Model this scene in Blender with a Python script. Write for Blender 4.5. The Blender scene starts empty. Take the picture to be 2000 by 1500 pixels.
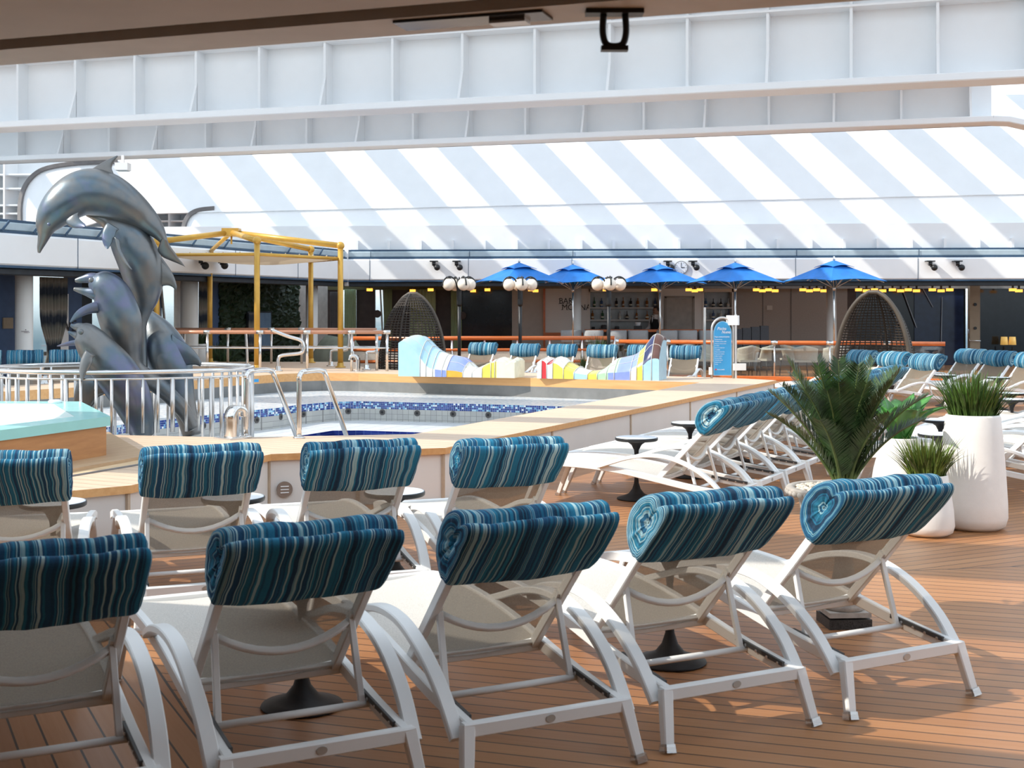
import bpy, bmesh, math, random
from mathutils import Vector, Matrix
R = math.radians
random.seed(7)
SC = bpy.context.scene
COL = SC.collection
EYE = 1.65
def D(px, py, d):            # a point of the place seen at a pixel of the 2000x1500 frame, d metres ahead
    return Vector(((px-1000)*d/2500, d, EYE-(py-606)*d/2500))
def P(px, py, z=0.0):        # the same, on the level z
    d = (EYE-z)*2500/(py-606)
    return Vector(((px-1000)*d/2500, d, z))
# ------------------------------------------------------------------ materials
class NT:
    def __init__(s, name):
        s.m = bpy.data.materials.new(name); s.m.use_nodes = True
        s.t = s.m.node_tree; s.n = s.t.nodes; s.l = s.t.links
        s.bsdf = s.n['Principled BSDF']; s.out = s.n['Material Output']
    def node(s, typ, **kw):
        nd = s.n.new(typ)
        for k, v in kw.items():
            if isinstance(k, str) and hasattr(nd, k): setattr(nd, k, v)
        return nd
    def put(s, sock, v):
        if hasattr(v, 'is_output'): s.l.new(v, sock)
        else:
            if hasattr(sock.default_value, '__len__') and not hasattr(v, '__len__'): v = (v,)*len(sock.default_value)
            if hasattr(sock.default_value, '__len__') and len(sock.default_value) == 4 and len(v) == 3: v = (*v, 1)
            sock.default_value = v
    def math(s, op, a, b=0.0, c=0.0):
        nd = s.n.new('ShaderNodeMath'); nd.operation = op
        for i, v in enumerate((a, b, c)): s.put(nd.inputs[i], v)
        return nd.outputs[0]
    def pos(s, obj=False):
        if obj: return s.n.new('ShaderNodeTexCoord').outputs['Object']
        return s.n.new('ShaderNodeNewGeometry').outputs['Position']
    def sep(s, v):
        nd = s.n.new('ShaderNodeSeparateXYZ'); s.put(nd.inputs[0], v); return nd.outputs
    def comb(s, x, y, z):
        nd = s.n.new('ShaderNodeCombineXYZ')
        for i, v in enumerate((x, y, z)): s.put(nd.inputs[i], v)
        return nd.outputs[0]
    def noise(s, vec, scale, detail=3, rough=0.5, dim='3D'):
        nd = s.n.new('ShaderNodeTexNoise'); nd.noise_dimensions = dim
        s.put(nd.inputs['W' if dim == '1D' else 'Vector'], vec)
        nd.inputs['Scale'].default_value = scale; nd.inputs['Detail'].default_value = detail; nd.inputs['Roughness'].default_value = rough
        return nd.outputs[0]
    def ramp(s, fac, stops, const=False):
        nd = s.n.new('ShaderNodeValToRGB'); s.put(nd.inputs[0], fac)
        cr = nd.color_ramp; cr.interpolation = 'CONSTANT' if const else 'LINEAR'
        while len(cr.elements) < len(stops): cr.elements.new(0.5)
        for e, (p, c) in zip(cr.elements, stops): e.position = p; e.color = (*c, 1)
        return nd.outputs[0]
    def mix(s, fac, a, b):
        nd = s.n.new('ShaderNodeMix'); nd.data_type = 'RGBA'
        s.put(nd.inputs[0], fac); s.put(nd.inputs[6], a); s.put(nd.inputs[7], b); return nd.outputs[2]
    def set(s, color=None, rough=None, metal=None, spec=None):
        if color is not None: s.put(s.bsdf.inputs['Base Color'], color)
        if rough is not None: s.put(s.bsdf.inputs['Roughness'], rough)
        if metal is not None: s.put(s.bsdf.inputs['Metallic'], metal)
        if spec is not None: s.put(s.bsdf.inputs['Specular IOR Level'], spec)
    def bump(s, h, strength=0.3, dist=0.01):
        nd = s.n.new('ShaderNodeBump'); s.put(nd.inputs['Height'], h)
        nd.inputs['Strength'].default_value = strength; nd.inputs['Distance'].default_value = dist
        s.l.new(nd.outputs[0], s.bsdf.inputs['Normal'])
def mul(c, k): return tuple(min(1, x*k) for x in c)
def mat(name, c, rough=0.5, metal=0.0, var=0.12, scale=6, bump=0.0, bscale=60, spec=0.4, obj=True):
    t = NT(name); v = t.pos(obj)
    n = t.noise(v, scale, 4)
    t.set(t.ramp(n, [(0.3, mul(c, 1-var)), (0.7, mul(c, 1+var))]), rough, metal, spec)
    if bump: t.bump(t.noise(v, bscale, 2), bump, 0.005)
    return t.m
def emis(name, c, k):
    t = NT(name); t.set(c, 0.4); t.put(t.bsdf.inputs['Emission Color'], t.ramp(t.noise(t.pos(True), 5), [(0.3, mul(c, .9)), (.7, c)])); t.bsdf.inputs['Emission Strength'].default_value = k
    return t.m
def glassmat(name, tint=(0.9, 0.95, 0.95), see=0.8, rough=0.02):
    t = NT(name)
    t.set(t.ramp(t.noise(t.pos(True), 2), [(.3, mul(tint, .95)), (.7, tint)]), rough); 
    tr = t.n.new('ShaderNodeBsdfTransparent'); t.put(tr.inputs[0], tint)
    gl = t.n.new('ShaderNodeBsdfGlossy'); gl.inputs['Roughness'].default_value = rough
    mx = t.n.new('ShaderNodeMixShader'); mx.inputs[0].default_value = 1-see
    t.l.new(tr.outputs[0], mx.inputs[1]); t.l.new(gl.outputs[0], mx.inputs[2]); t.l.new(mx.outputs[0], t.out.inputs[0])
    return t.m
def slingmat(name, c, see=0.2):
    t = NT(name); v = t.pos(True)
    col = t.ramp(t.noise(v, 180, 2), [(.35, mul(c, .88)), (.65, mul(c, 1.08))])
    df = t.n.new('ShaderNodeBsdfDiffuse'); tl = t.n.new('ShaderNodeBsdfTranslucent'); tr = t.n.new('ShaderNodeBsdfTransparent')
    t.put(df.inputs[0], col); t.put(tl.inputs[0], col); t.put(tr.inputs[0], (.8, .75, .68))
    m1 = t.n.new('ShaderNodeMixShader'); m1.inputs[0].default_value = 0.15
    t.l.new(df.outputs[0], m1.inputs[1]); t.l.new(tl.outputs[0], m1.inputs[2])
    m2 = t.n.new('ShaderNodeMixShader'); m2.inputs[0].default_value = see
    t.l.new(m1.outputs[0], m2.inputs[1]); t.l.new(tr.outputs[0], m2.inputs[2]); t.l.new(m2.outputs[0], t.out.inputs[0])
    return t.m
def deckmat():
    t = NT('teak_deck'); p = t.sep(t.pos())
    def across(a): return t.math('ADD', t.math('MULTIPLY', p[0], -math.sin(R(a))), t.math('MULTIPLY', p[1], math.cos(R(a))))
    def along(a): return t.math('ADD', t.math('MULTIPLY', p[0], math.cos(R(a))), t.math('MULTIPLY', p[1], math.sin(R(a))))
    # the three plank directions meet at mitred seams
    sideB = t.math('SUBTRACT', across(10), -2.43*math.sin(R(10))+8.1*math.cos(R(10)))
    isB = t.math('GREATER_THAN', sideB, 0)
    sideC = t.math('SUBTRACT', across(-65), 1.33*math.sin(R(-65))+5.24*math.cos(R(-65)))
    isC = t.math('MULTIPLY', t.math('LESS_THAN', sideC, 0), t.math('SUBTRACT', 1, isB))
    def pick(a, b, c):
        ab = t.math('ADD', t.math('MULTIPLY', a, t.math('SUBTRACT', 1, isB)), t.math('MULTIPLY', b, isB))
        return t.math('ADD', t.math('MULTIPLY', ab, t.math('SUBTRACT', 1, isC)), t.math('MULTIPLY', c, isC))
    c = t.math('DIVIDE', pick(across(-18), across(27), across(-63)), 0.105)
    al = pick(along(-18), along(27), along(-63))
    fr = t.math('FRACT', c); idx = t.math('FLOOR', c)
    wn = t.n.new('ShaderNodeTexWhiteNoise'); wn.noise_dimensions = '1D'; t.put(wn.inputs['W'], idx)
    base = t.ramp(wn.outputs[0], [(0, (.34, .142, .05)), (.5, (.40, .175, .064)), (1, (.46, .21, .082))])
    g = t.noise(t.comb(t.math('MULTIPLY', al, 1.6), t.math('MULTIPLY', c, 6), idx), 1.0, 5, .6)
    col = t.mix(t.math('MULTIPLY', g, .5), base, (.27, .11, .042))
    big = t.noise(t.pos(), .8, 3)
    col = t.mix(t.math('MULTIPLY', big, .3), col, (.47, .25, .12))
    seam = t.math('MAXIMUM', t.math('LESS_THAN', fr, .085), t.math('LESS_THAN', t.math('ABSOLUTE', t.math('MULTIPLY', sideB, 1)), .006))
    sc = t.math('LESS_THAN', t.math('ABSOLUTE', sideC), .006)
    seam = t.math('MAXIMUM', seam, t.math('MULTIPLY', sc, t.math('SUBTRACT', 1, isB)))
    t.set(t.mix(seam, col, (.03, .015, .01)), t.math('ADD', .33, t.math('MULTIPLY', g, .2)), 0, .5)
    t.bump(t.math('SUBTRACT', 1, seam), .4, .004)
    return t.m
def woodmat(name, c1, c2, ang=0, scale=1.0, planks=0.0, rough=.5, seamc=(.25, .14, .07)):
    t = NT(name); p = t.sep(t.pos())
    al = t.math('ADD', t.math('MULTIPLY', p[0], math.cos(R(ang))), t.math('MULTIPLY', p[1], math.sin(R(ang))))
    ac = t.math('ADD', t.math('MULTIPLY', p[0], -math.sin(R(ang))), t.math('MULTIPLY', p[1], math.cos(R(ang))))
    g = t.noise(t.comb(t.math('MULTIPLY', al, 1.5*scale), t.math('MULTIPLY', ac, 22*scale), t.math('MULTIPLY', p[2], 22*scale)), 1, 4, .6)
    col = t.ramp(g, [(.25, c1), (.75, c2)])
    if planks:
        fr = t.math('FRACT', t.math('DIVIDE', ac, planks))
        col = t.mix(t.math('LESS_THAN', fr, .05), col, seamc)
    t.set(col, rough); return t.m
def stripemat():
    t = NT('blue_striped_fabric'); p = t.sep(t.pos(True))
    at = t.n.new('ShaderNodeAttribute'); at.attribute_name = 'across'
    oi = t.n.new('ShaderNodeObjectInfo')
    w = t.math('MULTIPLY', t.math('SUBTRACT', t.noise(t.comb(t.math('MULTIPLY', p[0], .5), p[1], p[2]), 4.2, 1), .5), .06)
    w = t.math('ADD', w, t.math('MULTIPLY', t.noise(t.comb(p[0], p[1], p[2]), 16, 0), .007))
    x = t.math('ADD', t.math('ADD', at.outputs['Fac'], w), t.math('MULTIPLY', oi.outputs['Random'], 9))
    n1 = t.noise(x, 12, 1, .5, '1D')
    col = t.ramp(n1, [(0, (.004, .016, .05)), (.30, (.006, .05, .125)), (.37, (.01, .12, .21)), (.415, (.30, .47, .51)), (.45, (.008, .04, .11)), (.485, (.012, .15, .27)),
                      (.515, (.34, .51, .55)), (.55, (.006, .05, .13)), (.585, (.01, .09, .2)), (.62, (.40, .56, .59)), (.67, (.008, .06, .15))], True)
    n2 = t.noise(x, 75, 1, .5, '1D')
    col = t.mix(t.math('MULTIPLY', t.math('GREATER_THAN', n2, .57), .55), col, (.015, .20, .33))
    col = t.mix(t.math('MULTIPLY', t.math('LESS_THAN', n2, .40), .5), col, (.004, .03, .08))
    fine = t.noise(t.pos(True), 260, 2)
    col = t.mix(t.math('MULTIPLY', fine, .16), col, (.2, .36, .42))
    t.set(col, .85, 0, .12)
    t.bump(t.noise(t.pos(True), 30, 3), .25, .01)
    return t.m
def tilemat(name, cols, cell, ang, grout, gw=.08, rough=.25, flat=False):
    t = NT(name); p = t.sep(t.pos())
    al = t.math('ADD', t.math('MULTIPLY', p[0], math.cos(R(ang))), t.math('MULTIPLY', p[1], math.sin(R(ang))))
    ac = t.math('ADD', t.math('MULTIPLY', p[0], -math.sin(R(ang))), t.math('MULTIPLY', p[1], math.cos(R(ang))))
    a = t.math('DIVIDE', al, cell[0]); b = t.math('DIVIDE', ac, cell[1]); c = t.math('DIVIDE', t.math('ADD', p[2], .003), cell[2])
    wn = t.n.new('ShaderNodeTexWhiteNoise'); t.put(wn.inputs['Vector'], t.comb(t.math('FLOOR', a), t.math('FLOOR', b), t.math('FLOOR', c)))
    col = t.ramp(wn.outputs[0], cols, True)
    g = t.math('MAXIMUM', t.math('LESS_THAN', t.math('FRACT', a), gw), t.math('LESS_THAN', t.math('FRACT', b if flat else c), gw))
    t.set(t.mix(g, col, grout), rough); return t.m
# ------------------------------------------------------------------ mesh builder
def catmull(pts, k=6):
    pts = [Vector(p) for p in pts]; out = []
    for i in range(len(pts)-1):
        p0 = pts[max(i-1, 0)]; p1 = pts[i]; p2 = pts[i+1]; p3 = pts[min(i+2, len(pts)-1)]
        for j in range(k):
            t = j/k
            out.append(.5*((2*p1)+(p2-p0)*t+(2*p0-5*p1+4*p2-p3)*t*t+(3*p1-p0-3*p2+p3)*t**3))
    out.append(pts[-1]); return out
def catn(rows, k=6):         # catmull on rows of any width
    out = []; n = len(rows)
    for i in range(n-1):
        a, b, c, d = rows[max(i-1, 0)], rows[i], rows[i+1], rows[min(i+2, n-1)]
        for j in range(k):
            t = j/k
            out.append([.5*(2*q+(r-p)*t+(2*p-5*q+4*r-s)*t*t+(3*q-p-3*r+s)*t**3) for p, q, r, s in zip(a, b, c, d)])
    out.append(list(rows[-1])); return out
class MB:
    def __init__(s): s.v = []; s.f = []; s.m = []; s.sm = []
    def add(s, vs, fs, m=0, smooth=False):
        o = len(s.v); s.v += [tuple(v) for v in vs]
        for f in fs: s.f.append(tuple(i+o for i in f)); s.m.append(m); s.sm.append(smooth)
        return s
    def box(s, c, size, rz=0, M=None, m=0):
        x, y, z = (q/2 for q in size)
        vs = [Vector((sx*x, sy*y, sz*z)) for sx in (-1, 1) for sy in (-1, 1) for sz in (-1, 1)]
        if rz: vs = [Matrix.Rotation(rz, 3, 'Z') @ v for v in vs]
        if M: vs = [M @ v for v in vs]
        c = Vector(c); vs = [v+c for v in vs]
        return s.add(vs, [(0, 1, 3, 2), (4, 6, 7, 5), (0, 4, 5, 1), (2, 3, 7, 6), (0, 2, 6, 4), (1, 5, 7, 3)], m)
    def beam(s, a, b, w, h, up=(0, 0, 1), m=0): return s.sweep([a, b], w, h, up, m, False)
    def prism(s, poly, z0, z1, m=0, caps=True):
        n = len(poly); vs = [(p[0], p[1], z0) for p in poly]+[(p[0], p[1], z1) for p in poly]
        fs = [(i, (i+1) % n, n+(i+1) % n, n+i) for i in range(n)]
        if caps: fs += [tuple(range(n-1, -1, -1)), tuple(range(n, 2*n))]
        return s.add(vs, fs, m)
    def frames(s, pts, up):
        pts = [Vector(p) for p in pts]; n = len(pts); fr = []
        up = Vector(up); last = None
        for i, p in enumerate(pts):
            t = (pts[min(i+1, n-1)]-pts[max(i-1, 0)])
            if t.length < 1e-9: t = Vector((0, 0, 1))
            t.normalize(); sd = t.cross(up)
            if sd.length < 1e-3: sd = last if last else t.orthogonal()
            sd = sd.normalized()
            if last and sd.dot(last) < 0: sd = -sd
            last = sd; fr.append((p, sd, sd.cross(t).normalized()))
        return fr
    def loft(s, rings, m=0, smooth=True, caps=True, closed=False):
        n = len(rings[0]); o = [v for r in rings for v in r]; k = len(rings)
        fs = [(i*n+j, i*n+(j+1) % n, ((i+1) % k)*n+(j+1) % n, ((i+1) % k)*n+j) for i in range(k if closed else k-1) for j in range(n)]
        s.add(o, fs, m, smooth)
        if caps and not closed:
            s.add(rings[0], [tuple(range(n-1, -1, -1))], m); s.add(rings[-1], [tuple(range(n))], m)
        return s
    def sweep(s, pts, w, h, up=(0, 0, 1), m=0, smooth=False, bev=.25):
        rings = []; k = len(pts)
        for i, (p, a, b) in enumerate(s.frames(pts, up)):
            ww = (w[i] if hasattr(w, '__len__') else w)/2; hh = (h[i] if hasattr(h, '__len__') else h)/2
            q = bev*min(ww, hh)
            prof = [(ww-q, -hh), (ww, -hh+q), (ww, hh-q), (ww-q, hh), (-ww+q, hh), (-ww, hh-q), (-ww, -hh+q), (-ww+q, -hh)]
            rings.append([p+a*x+b*y for x, y in prof])
        return s.loft(rings, m, smooth)
    def tube(s, pts, r, n=8, up=(0, 0, 1), m=0, closed=False, flat=1.0, caps=True):
        rings = []
        if closed:
            P_ = [Vector(p) for p in pts]; k = len(P_); fr = []
            for i in range(k):
                t = (P_[(i+1) % k]-P_[i-1]).normalized(); sd = t.cross(Vector(up)).normalized(); fr.append((P_[i], sd, sd.cross(t)))
        else: fr = s.frames(pts, up)
        for i, (p, a, b) in enumerate(fr):
            rr = r[i] if hasattr(r, '__len__') else r
            rings.append([p+a*(rr*math.cos(2*math.pi*j/n))+b*(rr*flat*math.sin(2*math.pi*j/n)) for j in range(n)])
        return s.loft(rings, m, True, caps, closed)
    def lathe(s, prof, n=24, c=(0, 0, 0), m=0, sx=1, sy=1):
        c = Vector(c); rings = [[c+Vector((r*sx*math.cos(2*math.pi*j/n), r*sy*math.sin(2*math.pi*j/n), z)) for j in range(n)] for r, z in prof]
        return s.loft(rings, m, True, True)
    def ball(s, c, r, n=16, m=0, sc=(1, 1, 1)):
        prof = [(math.sin(math.pi*i/n)*r+1e-5, -math.cos(math.pi*i/n)*r) for i in range(n+1)]
        c = Vector(c); rings = [[c+Vector((q*sc[0]*math.cos(2*math.pi*j/n), q*sc[1]*math.sin(2*math.pi*j/n), z*sc[2])) for j in range(n)] for q, z in prof]
        return s.loft(rings, m)
    def band(s, poly, z0, z1, m=0, closed=True):   # vertical wall along a polyline
        n = len(poly); vs = [(p[0], p[1], z0) for p in poly]+[(p[0], p[1], z1) for p in poly]
        return s.add(vs, [(i, (i+1) % n, n+(i+1) % n, n+i) for i in range(n if closed else n-1)], m)
    def ring(s, outer, inner, z, m=0):              # flat plate with a hole
        bm = bmesh.new(); es = []
        for loop in (outer, inner):
            vs = [bm.verts.new((p[0], p[1], z)) for p in loop]
            es += [bm.edges.new((vs[i], vs[(i+1) % len(vs)])) for i in range(len(vs))]
        bmesh.ops.triangle_fill(bm, use_beauty=True, use_dissolve=False, edges=es, normal=(0, 0, 1))
        bm.verts.index_update()
        s.add([v.co.copy() for v in bm.verts], [tuple(v.index for v in f.verts) for f in bm.faces], m); bm.free(); return s
    def xf(s, M):
        s.v = [tuple(M @ Vector(v)) for v in s.v]; return s
    def build(s, name, mats, parent=None, loc=(0, 0, 0), rz=0, fix=True):
        me = bpy.data.meshes.new(name); me.from_pydata(s.v, [], s.f)
        if not isinstance(mats, (list, tuple)): mats = [mats]
        for x in mats: me.materials.append(x)
        me.polygons.foreach_set('material_index', s.m); me.polygons.foreach_set('use_smooth', s.sm)
        if fix and s.f:
            bm = bmesh.new(); bm.from_mesh(me)
            bmesh.ops.remove_doubles(bm, verts=bm.verts, dist=1e-5)
            bmesh.ops.recalc_face_normals(bm, faces=bm.faces); bm.to_mesh(me); bm.free()
        me.update()
        o = bpy.data.objects.new(name, me); COL.objects.link(o)
        if parent: o.parent = parent
        o.location = loc; o.rotation_euler.z = rz
        return o
def thing(name, label, cat, loc=(0, 0, 0), rz=0, group=None):
    o = bpy.data.objects.new(name, None); COL.objects.link(o); o.empty_display_size = .2
    o.location = loc; o.rotation_euler.z = rz; return tag(o, label, cat, group)
def tag(o, label, cat, group=None):
    o['label'] = label; o['category'] = cat
    if group: o['group'] = group
    return o
def struct(o, label=None):
    o['kind'] = 'structure'
    if label: o['label'] = label
    return o
def kids(o): return [c for c in o.children]
def dup(root, loc, rz, label, group=None, z=None):
    r = root.copy(); COL.objects.link(r); r.location = loc; r.rotation_euler = (0, 0, rz); r['label'] = label
    if group: r['group'] = group
    for ch in list(root.children):
        c = ch.copy(); COL.objects.link(c); c.parent = r
        for g in list(ch.children):
            d = g.copy(); COL.objects.link(d); d.parent = c
    return r
def text(name, body, size, M, m, parent=None, extrude=.004, shear=0.0, align='LEFT', bold=0.0, sx=1):
    c = bpy.data.curves.new(name, 'FONT'); c.body = body; c.size = size; c.extrude = extrude; c.shear = shear; c.align_x = align; c.offset = bold
    c.materials.append(m); tmp = bpy.data.objects.new('tmp_text', c); COL.objects.link(tmp)
    dg = bpy.context.evaluated_depsgraph_get(); me = bpy.data.meshes.new_from_object(tmp.evaluated_get(dg)); bpy.data.objects.remove(tmp)
    o = bpy.data.objects.new(name, me); COL.objects.link(o)
    if parent: o.parent = parent
    o.matrix_basis = M @ Matrix.Diagonal((sx, 1, 1, 1)); return o
def facing(p, ang=0):       # text upright, facing -Y turned by ang about Z
    return Matrix.Translation(Vector(p)) @ Matrix.Rotation(ang, 4, 'Z') @ Matrix.Rotation(math.pi/2, 4, 'X')
U = Vector((math.cos(R(-18)), math.sin(R(-18)), 0)); V = Vector((-U.y, U.x, 0))
# ------------------------------------------------------------------ the palette
WHITE = mat('white_paint', (.86, .875, .89), .45, var=.02, scale=2)
WHITEW = mat('warm_white_panel', (.76, .74, .71), .5, var=.03, scale=2)
FRAME = mat('white_powder_coat', (.83, .83, .82), .35, var=.02)
SLING = slingmat('shade_darkened_mesh_sling', (.25, .21, .165), .24)  # same mesh fabric as the seat, colour darkened for its shaded back
SEAT = slingmat('cream_mesh_seat', (.70, .67, .62), .03)
STRIPE = stripemat()
DECK = deckmat()
COPING = woodmat('bleached_teak_coping', (.62, .43, .29), (.76, .58, .43), -27.5, planks=.14)
COPEDGE = woodmat('oiled_teak_edge', (.62, .31, .11), (.76, .43, .18), -27.5)
SPAWOOD = woodmat('spa_wood_cladding', (.40, .17, .06), (.56, .27, .10), 65)
ORANGE = woodmat('varnished_orange_wood', (.50, .12, .03), (.68, .19, .05), 0, rough=.25)
COPPER = woodmat('varnished_rail_wood', (.52, .24, .14), (.64, .32, .2), 0, rough=.3)
STEEL = mat('polished_steel', (.72, .70, .68), .16, 1.0, .05)
STEELB = mat('brushed_steel', (.66, .64, .62), .32, 1.0, .05)
BLACK = mat('black_iron', (.02, .021, .023), .4, .2, .2)
BASEB = mat('black_cast_base', (.018, .018, .02), .55, 0, .3, bump=.1)
TOPW = mat('pale_table_top', (.74, .80, .86), .2, 0, .03)
GOLD = mat('gold_paint', (.62, .36, .07), .35, .35, .08)
CREAM = mat('cream_canvas', (.72, .62, .48), .8, 0, .05)
BLUEC = mat('royal_blue_canvas', (.018, .19, .60), .7, 0, .12, 4)
NAVY = mat('dark_blue_trim', (.03, .075, .14), .4, 0, .1)
SLATE = mat('pale_blue_panel', (.42, .52, .58), .3, 0, .06)
DARK = mat('dark_soffit', (.022, .03, .04), .5, 0, .2)
GREYW = mat('grey_fabric_wall', (.30, .27, .25), .8, 0, .06, 30)
LGREY = mat('light_grey_wall', (.46, .43, .40), .7, 0, .05)
POOLG = mat('grey_pool_wall', (.20, .20, .195), .7, 0, .12, 5)
NEARC = mat('taupe_ceiling', (.78, .72, .67), .6, 0, .05, 3)
NEARE = mat('beige_ceiling_edge', (.86, .81, .76), .5, 0, .05)
POT = mat('white_glazed_pot', (.84, .82, .79), .4, 0, .015, 20, .15, 150)
STONE = mat('weathered_cast_stone', (.42, .38, .34), .8, 0, .2, 20, .3, 80)
GRANITE = mat('dark_granite', (.045, .042, .04), .5, 0, .6, 140)
PEBBLE = mat('pale_pebbles', (.70, .62, .52), .7, 0, .3, 60)
SOIL = mat('dark_soil', (.03, .022, .016), .9, 0, .4, 40)
GRASS = mat('grass_blades', (.06, .12, .02), .55, 0, .7, 9)
GRASSD = mat('dark_grass_blades', (.03, .065, .02), .55, 0, .6, 9)
AGAVE = mat('agave_leaf', (.07, .24, .05), .35, 0, .4, 7)
PALM = mat('cycad_leaflet', (.035, .075, .022), .4, 0, .6, 12)
STEM = mat('green_stem', (.10, .14, .04), .5, 0, .3, 12)
TURQ = mat('turquoise_spa_shell', (.32, .66, .64), .25, 0, .03)
SPAIN = mat('pale_spa_interior', (.62, .78, .76), .2, 0, .03)
GLASS = glassmat('clear_glass', (.93, .96, .95), .88)
MOS = tilemat('blue_glass_mosaic', [(0, (.02, .05, .22)), (.3, (.05, .10, .36)), (.5, (.03, .06, .27)), (.68, (.14, .36, .6)), (.8, (.4, .66, .8)), (.93, (.8, .85, .85))], (.036, .036, .03), -20, (.42, .48, .58), .1)
MOSW = tilemat('white_mosaic_ledge', [(0, (.72, .74, .76)), (.5, (.62, .66, .7)), (.8, (.45, .56, .66))], (.05, .05, .05), -20, (.66, .68, .7), .1, flat=True)
TILEG = tilemat('grey_wall_tile', [(0, (.48, .48, .45)), (.5, (.44, .44, .42))], (.10, .10, .085), -20, (.22, .22, .21), .06)
TILEW = tilemat('white_step_tile', [(0, (.74, .75, .76)), (.5, (.70, .72, .74))], (.3, .3, .3), -20, (.42, .43, .46), .05, flat=True)
TILEB = tilemat('deep_blue_tile', [(0, (.008, .02, .16)), (.5, (.012, .03, .2)), (.8, (.02, .05, .26))], (.12, .12, .12), -20, (.05, .09, .25), .07)
WICKER = mat('dark_wicker', (.03, .022, .017), .6, 0, .35, 30)
MESHW = mat('cream_woven_chair', (.58, .54, .47), .7, 0, .15, 60)
STOOLG = mat('light_grey_upholstery', (.40, .42, .44), .85, 0, .06, 30)
SOFAG = mat('charcoal_upholstery', (.07, .075, .085), .85, 0, .1, 30)
BLKG = mat('black_glossy_panel', (.008, .009, .012), .12, 0, .3)
BLUEW = mat('blue_painted_wall', (.06, .11, .22), .5, 0, .08)
NAVYG = mat('deep_blue_gloss', (.012, .022, .06), .15, 0, .2)
GREENC = mat('pale_green_curtain', (.36, .44, .27), .8, 0, .06, 14)
BROWNW = mat('dark_brown_wall', (.045, .03, .028), .5, 0, .2)
HEDGE = mat('living_wall_leaves', (.012, .03, .010), .6, 0, .8, 22, .5, 60)
TAN = mat('tan_painted_post', (.34, .27, .19), .5, 0, .06)
SIGNB = mat('sky_blue_sign', (.05, .33, .66), .35, 0, .04)
SIGNL = mat('pale_blue_sign_border', (.3, .6, .82), .35, 0, .04)
PUREW = mat('white_lettering', (.85, .86, .87), .5, 0, .02)
INK = mat('black_lettering', (.015, .014, .014), .5, 0, .1)
SKYW = emis('daylight_window', (.62, .76, .86), .75)
GLOBE = mat('opal_globe', (.88, .80, .70), .25, 0, .03)
AMBER = emis('amber_downlight', (1, .42, .06), 2.2)
def curtainmat():
    t = NT('banded_curtain'); p = t.sep(t.pos())
    n = t.noise(t.comb(t.math('MULTIPLY', p[0], 9), t.math('MULTIPLY', p[1], 9), t.math('MULTIPLY', p[2], 1.2)), 1.5, 4)
    b = t.math('FRACT', t.math('ADD', t.math('MULTIPLY', p[2], 1.7), t.math('MULTIPLY', n, .35)))
    t.set(t.ramp(b, [(0, (.27, .24, .2)), (.35, (.16, .16, .14)), (.55, (.02, .03, .045)), (.75, (.03, .04, .06)), (1, (.3, .28, .24))]), .85); return t.m
CURT = curtainmat()
def bronzemat():
    t = NT('patinated_bronze'); v = t.pos()
    n1 = t.noise(v, 1.3, 4, .6); n2 = t.noise(v, 6, 5, .6)
    c = t.ramp(n1, [(.36, (.235, .22, .21)), (.5, (.17, .185, .195)), (.58, (.09, .15, .20)), (.66, (.125, .15, .28)), (.74, (.21, .20, .205))])
    c = t.mix(t.math('MULTIPLY', n2, .45), c, (.27, .245, .225))
    t.set(c, t.math('ADD', .22, t.math('MULTIPLY', n2, .26)), .75); t.bump(n2, .12, .02); return t.m
BRONZE = bronzemat()
TINTS = [mat('ceramic_'+n, c, .3, 0, .06, 10) for n, c in (('sky', (.42, .66, .80)), ('white', (.80, .80, .76)), ('periwinkle', (.26, .34, .74)), ('yellow', (.80, .66, .12)),
        ('mint', (.45, .72, .45)), ('red', (.66, .05, .06)), ('navy', (.03, .04, .12)), ('brown', (.12, .06, .05)), ('grout', (.6, .58, .55)), ('amber', (.75, .42, .06)), ('cream', (.78, .75, .58)))]
# ------------------------------------------------------------------ pool, deck
P0 = [(-.95, 12.3), (3.1, 21.1), (-2.9, 24.2), (-3.62, 24.35), (-4.26, 24.0), (-4.8, 23.0), (-5.44, 21.6), (-6.6, 19.9), (-7.6, 18.5), (-7.6, 14.5), (-6, 12.8), (-4.1, 12.28), (-2.6, 11.98)]
P1 = [(.1, 14.6), (1.95, 19.93), (-.42, 20.85), (-2.54, 21.55), (-3.0, 21.4), (-3.48, 20.7), (-3.66, 20.1), (-4.0, 19.56), (-4.53, 18.5), (-5.2, 17.2), (-5.6, 15.6), (-4.5, 14.6), (-2, 14.5)]
P2 = [(.0, 15.4), (.9, 18.6), (-1.1, 19.3), (-2.3, 19.7), (-2.76, 19.68), (-3.3, 18.5), (-4.2, 16.9), (-4.2, 15.6), (-2, 15.4)]
OUT = [(-.6, 11.1), (4.45, 21.75), (3.75, 22.6), (-1.5, 25.2), (-2.35, 25.5), (-3.0, 26.1), (-3.3, 27.4), (-3.6, 29.5), (-6.95, 29.5), (-7.05, 28.2), (-7.7, 26.6), (-7.4, 24.8), (-6.5, 23.2), (-6.6, 21.9), (-7.6, 20.6), (-8.7, 19.0),
       (-9.2, 15), (-10.2, 13), (-10.2, 6.05), (-5.6, 6.15), (-2.94, 8.45), (-2.62, 8.72), (-2.02, 10.62)]
def grow(poly, k):           # poly pushed outward by k (counter-clockwise)
    n = len(poly); out = []
    for i in range(n):
        p0, p1, p2 = (Vector((*poly[j % n], 0)) for j in (i-1, i, i+1))
        a = (p1-p0).normalized(); b = (p2-p1).normalized()
        n1 = Vector((a.y, -a.x, 0)); n2 = Vector((b.y, -b.x, 0)); m = (n1+n2)
        m = m/(max(.35, m.length_squared/2))
        out.append((p1.x+m.x*k, p1.y+m.y*k))
    return out
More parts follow.
